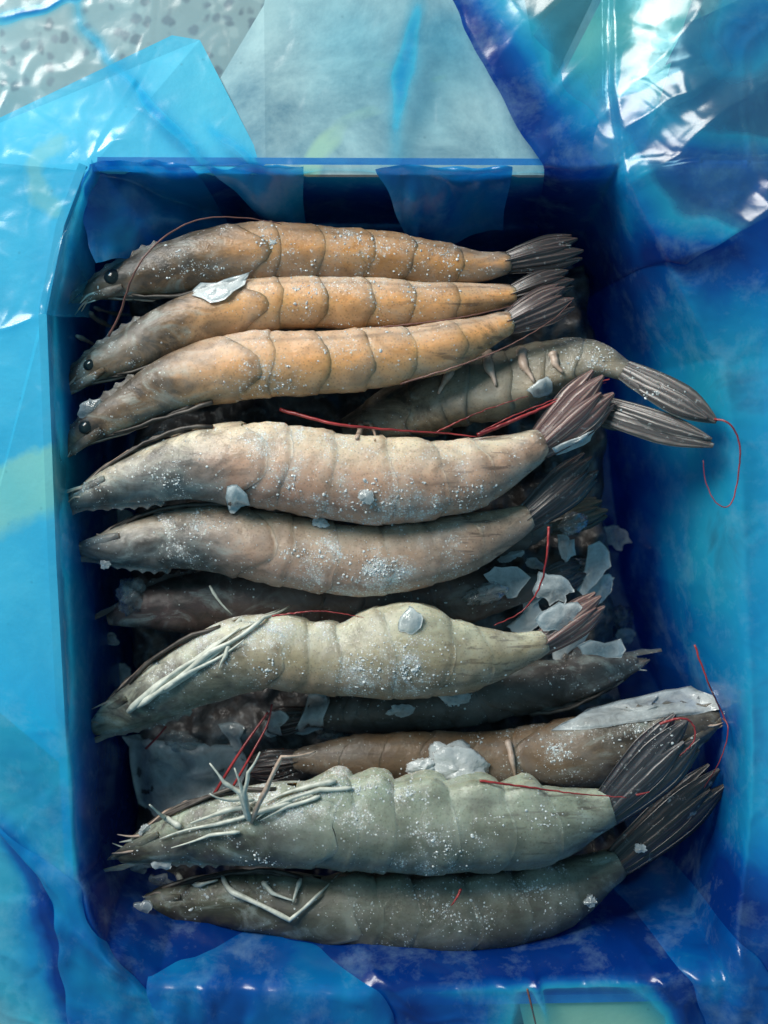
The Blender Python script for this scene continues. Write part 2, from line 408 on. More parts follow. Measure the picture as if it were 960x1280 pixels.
def flap(pts, mat, th=0.003):
    """pts: px, py, z"""
    return prism('flap', [Q(x, y, z) for x, y, z in pts], [z for _, _, z in pts], th, mat, carton)
flap([(-320, 260, -0.008), (-100, 195, -0.003), (215, 44, 0.000), (250, 50, 0.001), (336, 218, 0.0143), (110, 214, 0.0143), (80, 282, 0.011), (57, 390, 0.012), (68, 700, 0.012), (82, 960, 0.011), (-60, 840, 0.002), (-320, 760, -0.008)][::-1], M_CYAN)
flap([(332, 218, 0.0146), (268, 110, 0.004), (330, 6, 0.001), (360, -160, -0.008), (690, -160, -0.008), (700, 60, 0.004), (742, 219, 0.0146)][::-1], M_PALE)
flap([(748, 204, 0.011), (690, 120, 0.007), (752, 0, 0.003), (790, -120, -0.005), (905, -120, -0.005), (845, 60, 0.004), (800, 204, 0.011)][::-1], M_GREEN)
flap([(858, 30, 0.004), (1010, -40, 0.0), (1010, 236, 0.006), (800, 236, 0.0075), (770, 200, 0.0075)][::-1], board_mat('board_violet', (0.05, 0.035, 0.13), (0.11, 0.085, 0.20)))
flap([(640, -80, -0.004), (745, -10, 0.001), (686, 112, 0.0075), (668, 60, 0.005)][::-1], board_mat('gap_shade', (0.08, 0.11, 0.11), (0.15, 0.18, 0.16)))  # added dark sheet, not a real flap: stands for the gap's shade
flap([(958, 260, 0.010), (1240, 200, 0.006), (1260, 1180, 0.004), (962, 1200, 0.010)][::-1], M_BLUE)
flap([(648, 1249, 0.0125), (760, 1249, 0.0125), (925, 1246, 0.012), (905, 1460, -0.002), (700, 1480, -0.003)][::-1], M_GREEN)
flap([(118, 1258, 0.009), (610, 1258, 0.009), (600, 1480, -0.004), (160, 1460, -0.004)][::-1], M_BLUE)

# ------------------------------------------------------------------ plastic liner
def interp_curve(pts, z, axis):
    w = np.array([Q(x, y, z) for x, y in pts])
    o = np.argsort(w[:, axis]); return w[o, axis], w[o, 1 - axis]
def S3(t):
    t = np.clip(t, 0, 1); return t * t * (3 - 2 * t)

def seg_dist(X, Y, pts):
    d = np.full(X.shape, 9.0); tt = np.zeros(X.shape); n = len(pts) - 1
    for i in range(n):
        ax, ay = pts[i]; bx, by = pts[i + 1]
        L = (bx - ax) ** 2 + (by - ay) ** 2
        t = np.clip(((X - ax) * (bx - ax) + (Y - ay) * (by - ay)) / L, 0, 1)
        dd = np.hypot(X - ax - t * (bx - ax), Y - ay - t * (by - ay))
        m = dd < d; d = np.where(m, dd, d); tt = np.where(m, (i + t) / n, tt)
    return d, tt

LY, LX = interp_curve([(190, 60), (112, 206), (84, 280), (60, 390), (74, 700), (95, 1098), (130, 1175), (190, 1290)], ZR, 1)
FY, FX = interp_curve([(700, 120), (700, 230), (722, 330), (758, 450), (772, 600), (785, 720), (815, 830), (850, 900), (850, 1000), (815, 1100), (770, 1200), (760, 1290)], -0.055, 1)
RY, RX = interp_curve([(760, 120), (775, 230), (832, 330), (902, 450), (926, 600), (930, 720), (936, 830), (938, 900), (935, 1000), (925, 1100), (915, 1200), (915, 1290)], ZR, 1)
TX, TY = interp_curve([(60, 206), (400, 208), (700, 212), (960, 215)], ZR, 0)
BX, BY = interp_curve([(60, 1130), (130, 1184), (200, 1226), (400, 1240), (640, 1240), (900, 1226), (960, 1220)], ZR, 0)

CREASE = [  # px polyline, height mm, half width mm, ply
    ([(528, -20), (510, 60), (497, 130), (490, 222)], 0.0, 4.0, .30),
    ([(88, -20), (100, 30), (160, 100), (230, 175), (300, 240)], 0.0, 3.0, .30),
    ([(-20, 26), (40, 12), (110, -14)], 0.8, 2.6, .6),
    ([(250, 155), (290, 180), (340, 222)], 0.0, 3.0, .30),
    ([(50, 398), (20, 405), (-30, 428)], 2.0, 2.0, .1),
    ([(110, 205), (140, 180), (180, 178)], 2.5, 2.5, .0),
    ([(880, 560), (893, 700), (902, 840), (900, 960)], 2.2, 1.8, .0),
    ([(800, 640), (815, 670), (835, 700), (850, 780)], 4.0, 3.5, .0),
    ([(-20, 1005), (40, 1085), (75, 1160), (80, 1230), (100, 1300)], 4, 5.0, .5),
    ([(98, 1100), (135, 1180), (190, 1240), (240, 1310)], 5, 5.0, .5),
    ([(300, 1200), (400, 1175), (480, 1225), (560, 1300)], 4, 4.0, .2),
    ([(655, 1190), (670, 1240), (690, 1300)], 2, 2.0, .3),
    ([(740, 1140), (790, 1190), (850, 1250), (870, 1300)], 5, 5.0, .5),
    ([(870, 1080), (900, 1160), (940, 1250)], 4, 6.0, .3),
]
CREASE = [([Q(x, y, ZR) for x, y in p], h / 1000, w / 1000, q) for p, h, w, q in CREASE]
PLY = [(770, 1300, 130, -.42), (20, 1190, 90, .16), (10, 960, 110, .24), (60, 1030, 60, .16), (830, 1180, 70, .3),  # px, py, radius px, ply: bag gathered or doubled, or the bottom wall's shade painted in
    (705, 235, 40, .3), (900, 70, 40, .35), (945, 30, 50, .4), (780, 150, 30, .25),
    (60, 1150, 50, .3), (130, 1220, 70, .55), (200, 1290, 90, .4), (430, 1270, 120, .35), (560, 1200, 80, .3), (720, 1180, 80, .5), (830, 1170, 60, .3), (910, 1150, 90, .55), (920, 1260, 90, .55),
    (560, 40, 40, .15), (460, 60, 70, .12), (800, 200, 80, .25), (880, 300, 110, .35)]

def film_fields(X, Y):
    xl = np.interp(Y, LY, LX); xf = np.interp(Y, FY, FX); xr = np.interp(Y, RY, RX)
    wob = vnoise(X / 0.035, Y * 0, 33) * 0.0014 + vnoise(X / 0.011, Y * 0, 34) * 0.0004
    yt = np.interp(X, TX, TY) + wob; yb = np.interp(X, BX, BY)
    nz = vnoise(X / 0.03, Y / 0.03, 3) * 0.0016
    tl = 1 - (X - xl + nz) / 0.0085
    tr_ = (X - xf) / np.maximum(xr - xf, 1e-3)
    tt = 1 - (yt - Y + nz * 2) / 0.013
    tb = 1 - (Y - yb) / (0.031 + nz * 5)
    zl, zt, zb = (ZF + (ZR - ZF) * S3(t) for t in (tl, tt, tb))
    rt = np.clip(tr_, 0, 1)
    zr = ZF + (ZR + 0.004 - ZF) * (0.45 * S3(rt) + 0.55 * np.sin(rt * math.pi / 2))
    zz = np.stack([zl, zt, zb, zr]); k = 900.0
    z = np.log(np.exp(k * (zz - ZR)).sum(0)) / k + ZR
    z = np.minimum(z, ZR + 0.004)
    out = np.maximum.reduce([xl - X, X - xr, Y - yt, yb - Y])        # metres outside the rim
    o = np.clip(out, 0, 1)
    left_or_top = np.where((xl - X > 0) | (Y - yt > 0) | (yb - Y > 0), 1.0, 0.0)
    z = z - o * 0.05 * left_or_top + 0.010 * S3(np.clip((X - xr) / 0.03, 0, 1))
    inside = np.clip(-out / 0.01, 0, 1)
    # wrinkles
    wx = X + 0.006 * vnoise(X / 0.02, Y / 0.02, 9); wy = Y + 0.006 * vnoise(X / 0.02, Y / 0.02, 10)
    big = np.clip(vnoise(wx / 0.045, wy / 0.07, 1), -0.4, 1) * 0.0022
    rid = np.clip(ridged(wx / 0.030, wy / 0.045, 2) - 0.72, 0, 1) * 0.0045
    rid2 = np.clip(ridged((wx + wy) / 0.020, (wx - wy) / 0.06, 4) - 0.8, 0, 1) * 0.004
    fine = vnoise(wx / 0.006, wy / 0.006, 6) * 0.00016
    crumple = 0.24 + 0.25 * S3(np.clip((X - 0.05) / 0.05, 0, 1)) * S3(np.clip((Y - 0.10) / 0.03, 0, 1)) + 0.35 * S3(np.clip((-0.15 - Y) / 0.02, 0, 1))
    z = z + (big + rid + rid2) * crumple * (1 - 0.5 * inside) + fine
    # plies, raised inside the rim to paint the shade of the inner walls
    wallness = np.clip(np.maximum.reduce([S3(tl * 3), S3(tt * 3), S3(tb * 3)]), 0, 1) * np.clip(-out / 0.004, 0, 1)
    ply_shade = 0.06 + 0.11 * S3((0.17 - Y - 0.5 * X - 0.05) / 0.06) + 0.04 * vnoise(X / 0.02, Y / 0.03, 55) + 0.66 * np.clip(-out / 0.004, 0, 1)
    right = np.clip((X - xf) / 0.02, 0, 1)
    ply_shade = ply_shade * (1 - right) + right * (0.345 + 0.06 * vnoise(X / 0.04, Y / 0.04, 12) + 0.36 * (1 - S3((X - xf) / 0.015)) + 0.25 * S3((-0.105 - Y) / 0.05) + 0.24 * S3((0.215 - X + (Y - 0.10)) / 0.09) * S3((Y - 0.07) / 0.03))
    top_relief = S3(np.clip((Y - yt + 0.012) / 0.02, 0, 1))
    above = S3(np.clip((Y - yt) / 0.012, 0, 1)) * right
    ply_shade = ply_shade * (1 - above) + above * (0.07 + 0.06 * S3((X - 0.105) / 0.03))
    ply_shade = ply_shade + 0.42 * S3((yb + 0.004 - Y) / 0.012) * S3((X + 0.095) / 0.02) * S3((0.055 - X) / 0.02)
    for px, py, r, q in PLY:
        x, y = Q(px, py, ZR); ply_shade = ply_shade + q * np.exp(-((X - x) ** 2 + (Y - y) ** 2) / (r * S) ** 2)
    Xw = X + 0.0016 * vnoise(X / 0.013, Y / 0.013, 91); Yw = Y + 0.0016 * vnoise(X / 0.013, Y / 0.013, 92)
    for pts, h, w, q in CREASE:
        d, t = seg_dist(Xw, Yw, pts)
        fade = np.sin(np.clip(t, 0.02, 0.98) * math.pi) ** 0.5
        z = z + h * fade * np.exp(-(d / w) ** 0.95) * (0.8 + 0.35 * vnoise(X / 0.01, Y / 0.01, 93))
        ply_shade = ply_shade + q * fade * np.exp(-(d / (w * 0.9)) ** 2)
    return z, np.clip(ply_shade, 0, 1)

liner = thing('plastic_liner', 'crumpled translucent blue plastic bag lining the carton and spilling over its rim', 'plastic bag', loc=(0, 0, ZF))
def grid_mesh(name, X, Y, Z, attrs, mat, parent, solid=False):
    r, c = X.shape
    vs = np.stack([X, Y, Z], -1).reshape(-1, 3)
    i = np.arange(r * c).reshape(r, c)
    fs = np.stack([i[:-1, :-1], i[:-1, 1:], i[1:, 1:], i[1:, :-1]], -1).reshape(-1, 4)
    o = link(name, vs.tolist(), fs.tolist(), mat, parent, attrs={k: a.reshape(-1) for k, a in attrs.items()})
    return o, vs, fs
gx = np.linspace(-0.205, 0.205, 560); gy = np.linspace(-0.252, 0.252, 690)
X, Y = np.meshgrid(gx, gy)
Z, PL = film_fields(X, Y)
grid_mesh('film', X, Y, Z, {'ply_shade': PL}, M_FILM, liner)
# coarse copy of the same surface for things to lie on
Xc, Yc = np.meshgrid(gx[::4], gy[::4]); Zc, _ = film_fields(Xc, Yc)
ii = np.arange(Xc.size).reshape(Xc.shape)
remember(np.stack([Xc, Yc, Zc], -1).reshape(-1, 3).tolist(), np.stack([ii[:-1, :-1], ii[:-1, 1:], ii[1:, 1:], ii[1:, :-1]], -1).reshape(-1, 4).tolist())

def fold(A, B, lift, ply_shade, seed, nu=70, nv=26, wr=0.0016, zz=None, pleat=None, roll=0.0):
    """a doubled lap of the bag between two edges (px), lying on the main film"""
    a = catmull([Q(x, y, ZR) for x, y in A], nu); b = catmull([Q(x, y, ZR) for x, y in B], nu)
    t = np.linspace(0, 1, nv)
    X = a[:, None, 0] * (1 - t) + b[:, None, 0] * t; Y = a[:, None, 1] * (1 - t) + b[:, None, 1] * t
    ez = vnoise(X / 0.012, Y / 0.012, seed) * 0.0015
    X = X + ez; Y = Y + vnoise(X / 0.012, Y / 0.012, seed + 1) * 0.0015
    z, _ = film_fields(X, Y)
    prof = np.sin(math.pi * np.clip(t, 0.0, 1.0)) ** 0.45
    if zz:
        z = np.maximum(z, zz[0] + (zz[1] - zz[0]) * t[None, :] ** 1.3 + 0.001 * vnoise(X / 0.01, Y / 0.01, seed))
    z = z + 0.0012 + lift * prof[None, :] + np.abs(vnoise(X / 0.010, Y / 0.022, seed + 2)) * wr * prof[None, :]
    if pleat:
        amp, cnt, tmin = pleat
        u1 = np.linspace(0, 1, nu)[:, None] * cnt + 0.22 * vnoise(X / 0.06, Y / 0.06, seed + 5)
        tri = 1 - np.abs(vnoise(u1, u1 * 0, seed + 6)) * 2.2
        tri2 = 1 - np.abs(vnoise(u1 * 1.9, u1 * 0, seed + 7)) * 2.2
        rise = S3((t[None, :] - tmin) / 0.35)
        z = z + amp * (np.clip(tri, 0, 1) ** 1.4 + 0.14 * np.clip(tri2, 0, 1) ** 1.8) * (0.25 + 0.75 * rise) * (0.75 + 0.3 * vnoise(X / 0.06, Y / 0.06, seed + 8))
    p = np.full(X.shape, ply_shade) + roll * np.exp(-(t[None, :] / 0.20) ** 2) + 0.12 * vnoise(X / 0.02, Y / 0.02, seed + 3)
    grid_mesh('fold', X, Y, z, {'ply_shade': np.clip(p, 0, 1)}, M_FILM, liner)
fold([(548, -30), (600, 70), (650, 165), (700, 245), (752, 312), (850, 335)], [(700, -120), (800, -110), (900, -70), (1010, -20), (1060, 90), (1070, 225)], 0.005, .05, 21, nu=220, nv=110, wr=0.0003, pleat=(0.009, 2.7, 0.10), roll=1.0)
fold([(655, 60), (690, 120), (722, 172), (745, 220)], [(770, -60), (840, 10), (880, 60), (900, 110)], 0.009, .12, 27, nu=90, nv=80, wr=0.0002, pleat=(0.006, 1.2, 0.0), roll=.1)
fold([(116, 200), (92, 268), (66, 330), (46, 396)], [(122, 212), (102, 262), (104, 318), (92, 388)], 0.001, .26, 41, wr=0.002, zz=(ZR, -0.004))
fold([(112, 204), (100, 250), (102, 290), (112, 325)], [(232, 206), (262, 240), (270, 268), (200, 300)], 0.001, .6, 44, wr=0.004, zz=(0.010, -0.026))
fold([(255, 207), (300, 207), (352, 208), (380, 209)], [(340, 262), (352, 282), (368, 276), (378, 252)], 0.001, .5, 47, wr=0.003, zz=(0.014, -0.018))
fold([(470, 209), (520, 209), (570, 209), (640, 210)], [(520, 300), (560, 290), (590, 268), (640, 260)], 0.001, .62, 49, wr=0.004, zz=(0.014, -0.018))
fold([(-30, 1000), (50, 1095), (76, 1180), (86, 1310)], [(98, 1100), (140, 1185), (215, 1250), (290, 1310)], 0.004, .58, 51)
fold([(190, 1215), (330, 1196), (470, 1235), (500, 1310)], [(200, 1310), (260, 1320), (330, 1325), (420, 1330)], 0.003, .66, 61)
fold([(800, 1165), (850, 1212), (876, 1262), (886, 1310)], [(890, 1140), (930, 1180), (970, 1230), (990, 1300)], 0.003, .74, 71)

# ------------------------------------------------------------------ ice block underneath
def ice_block():
    nx, ny = 150, 190
    u, v = np.meshgrid(np.linspace(0, 1, nx), np.linspace(0, 1, ny))
    zt = -0.036
    cs = [Q(*c, zt) for c in ((150, 318), (742, 325), (800, 1120), (168, 1130))]
    X = (cs[0][0] * (1 - u) + cs[1][0] * u) * (1 - v) + (cs[3][0] * (1 - u) + cs[2][0] * u) * v
    Y = (cs[0][1] * (1 - u) + cs[1][1] * u) * (1 - v) + (cs[3][1] * (1 - u) + cs[2][1] * u) * v
    e = np.minimum.reduce([u, 1 - u, v, 1 - v])
    X = X + vnoise(X / 0.02, Y / 0.02, 71) * 0.004 * (1 - np.clip(e * 8, 0, 1)) ; Y = Y + vnoise(X / 0.02, Y / 0.02, 72) * 0.004 * (1 - np.clip(e * 8, 0, 1))
    Z = zt + 0.006 * vnoise(X / 0.018, Y / 0.012, 73) + 0.003 * vnoise(X / 0.006, Y / 0.006, 74)
    Z = np.where(e < 0.004, ZF + 0.003, Z - 0.010 * (1 - np.clip(e * 22, 0, 1)) ** 2)
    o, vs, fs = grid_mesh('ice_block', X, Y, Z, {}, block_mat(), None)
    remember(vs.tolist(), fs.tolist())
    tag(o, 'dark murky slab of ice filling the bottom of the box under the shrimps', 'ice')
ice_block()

# ------------------------------------------------------------------ shrimps
FLAKE_AFTER = []
def ring_frame(C, dors):
    T = np.gradient(C, axis=0); T /= np.linalg.norm(T, axis=1)[:, None]
    up = np.array([0, 0, 1.0])
    D = np.cross(np.broadcast_to(up, T.shape), T) * dors; D /= np.linalg.norm(D, axis=1)[:, None]
    Nn = np.cross(T, D) * dors
    Nn = np.where((Nn[:, 2] < 0)[:, None], -Nn, Nn)
    return T, D, Nn

SEG = [0, .13, .28, .45, .62, .78, 1.0]
def shrimp(label, spine, hf, dors, cols, roll=0.0, thick=0.74, tail=None, tail_spread=13, tail_cols=None, red=(0.28, 0.02, 0.03), eye=True,
           rime=(), grains=(), frost=0.5, legs=(), antennae=(), scallop=0.10, dark_edge=0.5, blades=None, edge_col=(0.07, 0.038, 0.022), rostrum=True, head_legs=True, pleopods=False, fan=None, off=0.0):
    """spine: (px, py, width px, z mm) from the snout to the root of the tail fan; dors = +1 back towards the left of travel"""
    W = [(*P(x, y, z / 1000), w * S * (H - z / 1000) / H / 2) for x, y, w, z in spine]
    NS = 150
    R = catmull(W, NS); C = R[:, :3]; A = np.maximum(R[:, 3], 0.0006) * 0.945
    uu = np.linspace(0, 1, NS); A = A * (1 - 0.30 * S3((uu - 0.86) / 0.14)) * (1 + 0.035 * vnoise(uu * 9, uu * 0 + off, 17))
    C = C + np.stack([vnoise(uu * 5, uu * 0 + off, 18), vnoise(uu * 5, uu * 0 + off, 19), 0 * uu], 1) * 0.0011
    T, D, Nn = ring_frame(C, dors)
    cr, sr = math.cos(roll), math.sin(roll)
    D, Nn = D * cr + Nn * sr, Nn * cr - D * sr
    mid = C[NS // 2]
    root = thing('frozen_shrimp', label, 'shrimp', 'frozen shrimps packed in the box', loc=(mid[0], mid[1], C[:, 2].min() - A.max() * thick))
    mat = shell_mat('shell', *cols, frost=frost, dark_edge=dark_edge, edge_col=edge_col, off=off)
    U = np.linspace(0, 1, NS)
    rime_w = [(Q(x, y, 0.01), r * S, q) for x, y, r, q in rime]
    NT_ = 30
    th = np.linspace(0, 2 * math.pi, NT_, endpoint=False)
    def at(s, arr): return np.stack([np.interp(s, U, arr[:, j]) for j in range(arr.shape[1])], -1)
    def skin(name, s0, s1, nr, rfun, edgefun, cap0=True, cap1=True):
        ts = np.linspace(0, 1, nr); vs, att = [], {'su': [], 'dv': [], 'edge': [], 'rime': []}
        for t in ts:
            sv = s0 + (s1 - s0) * t
            # rims bow backwards on the flank
            bow = (np.sin(th) ** 2 * 0.20 - 0.07) * (s1 - s0) * (t if cap1 else 1)
            bow = bow + vnoise(np.cos(th) * 1.1 + 5, np.sin(th) * 1.1 + s0 * 40 + off, 23) * 0.10 * (s1 - s0) * (t if cap1 else 1)
            s = np.clip(sv + bow * (0 if name == 'carapace' and t < .5 else 1), 0, 1)
            c, a = at(s, C), np.interp(s, U, A); d, n = at(s, D), at(s, Nn)
            ct, st = np.cos(th), np.sin(th)
            k = rfun(t, th)
            prof = np.where(ct < 0, 0.96, 1.0)
            x = np.sign(ct) * np.abs(ct) ** 0.92 * prof * a * k; y = np.sign(st) * np.abs(st) ** 0.92 * a * thick * k
            y = y * np.where(ct < 0, 1 - 0.18 * (-ct), 1 - 0.10 * ct)
            p = c + d * x[:, None] + n * y[:, None]
            vs.append(p); att['su'].append(s); att['dv'].append(ct); att['edge'].append(np.full(NT_, edgefun(t)))
            rm = np.zeros(NT_)
            for (rx, ry), rr, q in rime_w: rm = rm + q * np.exp(-((p[:, 0] - rx) ** 2 + (p[:, 1] - ry) ** 2) / rr ** 2)
            att['rime'].append(rm)
        V = np.concatenate(vs)
        fs = []
        for i in range(nr - 1):
            for k in range(NT_):
                a_, b_ = i * NT_ + k, i * NT_ + (k + 1) % NT_
                fs.append((a_, b_, b_ + NT_, a_ + NT_) if dors > 0 else (a_, a_ + NT_, b_ + NT_, b_))
        if cap0: fs.append(tuple(range(NT_)))
        if cap1: fs.append(tuple((nr - 1) * NT_ + k for k in range(NT_)))
        o = link(name, V.tolist(), fs, mat, root, attrs={k: np.concatenate(v) for k, v in att.items()}, solid=True)
        return o
    lump = lambda t, th, sd: 0.034 * vnoise(t * 7.0 + sd + np.cos(th) * 1.3, np.sin(th) * 1.3 + t * 2.0, sd) + 0.035 * vnoise(t * 2.5 + np.cos(th) * 0.6, np.sin(th) * 0.6 - t, sd + 3)
    # carapace: grooves, flared rear rim
    def rc(t, th):
        g = 1 + 0.035 * t ** 3
        lat = np.abs(np.sin(th))
        g = g - 0.07 * np.exp(-((t - 0.52 + 0.18 * np.cos(th)) / 0.035) ** 2) * lat - 0.05 * np.exp(-((np.cos(th) + 0.35) / 0.10) ** 2) * (0.15 < t < 0.8)
        g = g - 0.06 * np.exp(-((t - 0.30 - 0.1 * np.cos(th)) / 0.03) ** 2) * lat
        return (g + lump(t, th, off * 10 + 1)) * (0.95 if t > 0.985 else 1)
    skin('carapace', 0.0, hf + 0.012, 46, rc, lambda t: math.exp(-((t - 0.97) / 0.03) ** 2))
    SG = [0] + [q + random.uniform(-.018, .018) for q in SEG[1:-1]] + [1.0]
    for k in range(6):
        a = hf + (1 - hf) * SG[k]; b = hf + (1 - hf) * SG[k + 1]
        def rs(t, th, k=k):
            g = 0.966 + 0.052 * t ** 1.4
            g = g + scallop * (np.exp(-((th - 2.62) / 0.30) ** 2) + np.exp(-((th - 3.66) / 0.30) ** 2)) * math.sin(math.pi * t ** 1.7) ** 0.8 * (1 if k < 5 else 0.3)
            return (g + 0.7 * lump(t, th, k * 5 + off * 7 + 2)) * (0.93 if t > 0.97 else 1)
        skin('shell_segment', a - 0.024, b + (0.008 if k < 5 else 0), 14, rs, lambda t: 0.55 * math.exp(-((t - 0.90) / 0.05) ** 2) + 0.5 * math.exp(-(t / 0.09) ** 2))
    # tail fan
    if tail:
        tc = tail_cols or ((0.035, 0.03, 0.03), (0.16, 0.125, 0.11))
        bm = blade_mat('tail_blade', tc[0], tc[1], red, off)
        p0 = Vector(C[-1]); a0 = A[-1]; tipz = tail[2] / 1000
        tip = P(tail[0], tail[1], tipz); L = (tip - p0).length; ax = (tip - p0).normalized()
        up = Vector((0, 0, 1)); side = up.cross(ax).normalized() * dors; nrm = ax.cross(side); nrm = nrm if nrm.z > 0 else -nrm
        if blades:
            specs = []
            for (bx0, by0, bz0, bx1, by1, bz1, bw) in blades: specs.append((P(bx0, by0, bz0 / 1000), P(bx1, by1, bz1 / 1000), bw * S))
        else: specs = fan or [(-1.0, .97, .40, .2), (-.45, 1.0, .42, .9), (.1, .86, .30, 1.5), (.55, .96, .42, .6), (1.0, .9, .38, -.2)]
        for i, sp in enumerate(specs):
            if blades:
                o0 = sp[0]; d = (sp[1] - sp[0]).normalized(); sd = up.cross(d).normalized(); LL = (sp[1] - sp[0]).length; wb = sp[2]
            else:
                ang, ln, wd, lift = sp; an = rad(tail_spread) * ang * 0.36
                d = (ax * math.cos(an) + side * math.sin(an)).normalized(); sd = up.cross(d).normalized()
                o0 = p0 - ax * a0 * 0.5 + side * a0 * 0.45 * ang + nrm * a0 * 0.28 * lift; LL = (L + a0 * 0.5) * ln; wb = a0 * wd * 1.6
            nu, nv = 14, 9; vs, us, dvs = [], [], []
            for iu in range(nu):
                t = iu / (nu - 1); w = wb * 0.92 * (0.55 + 0.75 * math.sin(math.pi * min(1, t * 0.62 + 0.12))) * (1 - max(0, (t - 0.58) / 0.42) ** 1.9 * 0.84)
                cen = o0 + d * LL * t + nrm * (0.0012 * math.sin(math.pi * t) - 0.0012 * t * t)
                for sgn in (1, -1):
                    for iv in range(nv):
                        q = iv / (nv - 1) * 2 - 1
                        hgt = 0.0002 * (1 - abs(q)) + 0.0007 * math.exp(-(q / 0.14) ** 2) * (1 - t) + 0.00012 * math.cos(q * 16)
                        vs.append(cen + sd * q * w + nrm * (hgt + 0.0008 * (1 - q * q)) * (1 if sgn > 0 else 0.2)); us.append(t); dvs.append(q * 0.5 + 0.5 + i * .37)
            fs = []
            for iu in range(nu - 1):
                for g in range(2):
                    for iv in range(nv - 1):
                        a_ = iu * 2 * nv + g * nv + iv; f = (a_, a_ + 1, a_ + 1 + 2 * nv, a_ + 2 * nv); fs.append(f if g == 0 else f[::-1])
                for e in (0, nv - 1):
                    a_ = iu * 2 * nv + e; fs.append((a_, a_ + nv, a_ + nv + 2 * nv, a_ + 2 * nv))
            link('telson' if i == 2 else 'tail_fin', vs, fs, bm, root, attrs={'su': us, 'dv': dvs}, solid=True)
    fr = lambda s: (Vector(at(np.array([s]), C)[0]), Vector(at(np.array([s]), T)[0]), Vector(at(np.array([s]), D)[0]), Vector(at(np.array([s]), Nn)[0]), float(np.interp(s, U, A)))
    if rostrum:
        vs, fs = [], []; n = 22
        for i in range(n):
            t = i / (n - 1); s = hf * (0.52 - 0.52 * t)
            c, tt, d, nn, a = fr(max(0, s))
            base = c + d * a * (0.97 - 0.05 * t) - tt * (0.010 * max(0, t - 0.8) / 0.2)
            tooth = (0.0015 if i % 3 == 1 else 0.0002) * (1 - 0.6 * t)
            hgt = 0.0019 * math.sin(math.pi * min(1, 0.15 + 0.85 * t)) + tooth
            wth = 0.00055 * (1 - 0.6 * t)
            vs += [base - d * 0.0012 + nn * wth * 1.4, base + d * hgt, base - d * 0.0012 - nn * wth * 1.4]
        for i in range(n - 1):
            for k in range(3):
                a_, b_ = i * 3 + k, i * 3 + (k + 1) % 3; fs.append((a_, b_, b_ + 3, a_ + 3))
        fs += [(0, 1, 2), (n * 3 - 3, n * 3 - 2, n * 3 - 1)]
        at_ = {'su': [0.03] * len(vs), 'dv': [0.9] * len(vs), 'edge': [1.0 if i % 3 == 1 else 0.3 for i in range(len(vs))], 'rime': [0.1] * len(vs)}
        link('rostrum', vs, fs, mat, root, attrs=at_, smooth=False, solid=True)
    if eye:
        s, dd, r = eye if isinstance(eye, tuple) else (hf * 0.27, 0.30, 0.0030)
        c, tt, d, nn, a = fr(s)
        ang = math.acos(max(-1, min(1, dd)))
        pos = c + d * a * math.cos(ang) * 0.85 + nn * a * thick * math.sin(ang) * 0.64
        st = tube_data([c + nn * a * thick * 0.5, pos + (tt * -0.0003)], r * 0.75, r * 0.85, 10)
        link('eye_stalk', st[0], st[1], mat, root, attrs={'su': [0.02] * len(st[0]), 'dv': [0.3] * len(st[0]), 'edge': [0.4] * len(st[0]), 'rime': [0.35] * len(st[0])})
        vs, fs = [], []; nr, nc = 9, 14
        for i in range(nr + 1):
            for k in range(nc):
                la, lo = math.pi * i / nr, 2 * math.pi * k / nc
                q = Vector((math.sin(la) * math.cos(lo) * 1.15, math.sin(la) * math.sin(lo), math.cos(la) * 0.95)) * r
                vs.append(pos + tt * q.x + d * q.y + nn * q.z)
        for i in range(nr):
            for k in range(nc):
                a_, b_ = i * nc + k, i * nc + (k + 1) % nc; fs.append((a_, b_, b_ + nc, a_ + nc))
        link('eye', vs, fs, M_EYE, root, solid=True)
    rr = random.Random(int(off * 100) + 3)
    if head_legs:
        # jaw and folded walking legs under the carapace, feelers plates at the snout
        for k in range(5):
            pts = []
            for i in range(9):
                t = i / 8; s = hf * (0.85 - 0.10 * k - t * (0.55 - 0.05 * k))
                c, tt, d, nn, a = fr(max(0.0, s))
                pts.append(c - d * a * (0.90 + 0.16 * math.sin(math.pi * t) + rr.uniform(-.04, .06)) + nn * a * thick * (0.42 - 0.14 * k + rr.uniform(-.06, .06)))
            tv = tube_data(pts, 0.0009, 0.0005, 6)
            link('walking_leg', tv[0], tv[1], M_LEGB if k == 3 else M_MOUTH, root)
        for k in range(4):
            c0, t0, d0, n0, a0_ = fr(hf * rr.uniform(.10, .2)); L = rr.uniform(.005, .011)
            b0 = c0 + d0 * a0_ * rr.uniform(-.8, .2) + n0 * a0_ * thick * rr.uniform(.2, .8)
            q = [b0, b0 - t0 * L * .5 - d0 * L * rr.uniform(-.05, .2), b0 - t0 * L - d0 * L * rr.uniform(.0, .5)]
            tv = tube_data([Vector(p) for p in catmull([tuple(p) for p in q], 8)], 0.0007, 0.00015, 5)
            link('mouth_feeler', tv[0], tv[1], M_LEG if k % 2 else M_LEGB, root)
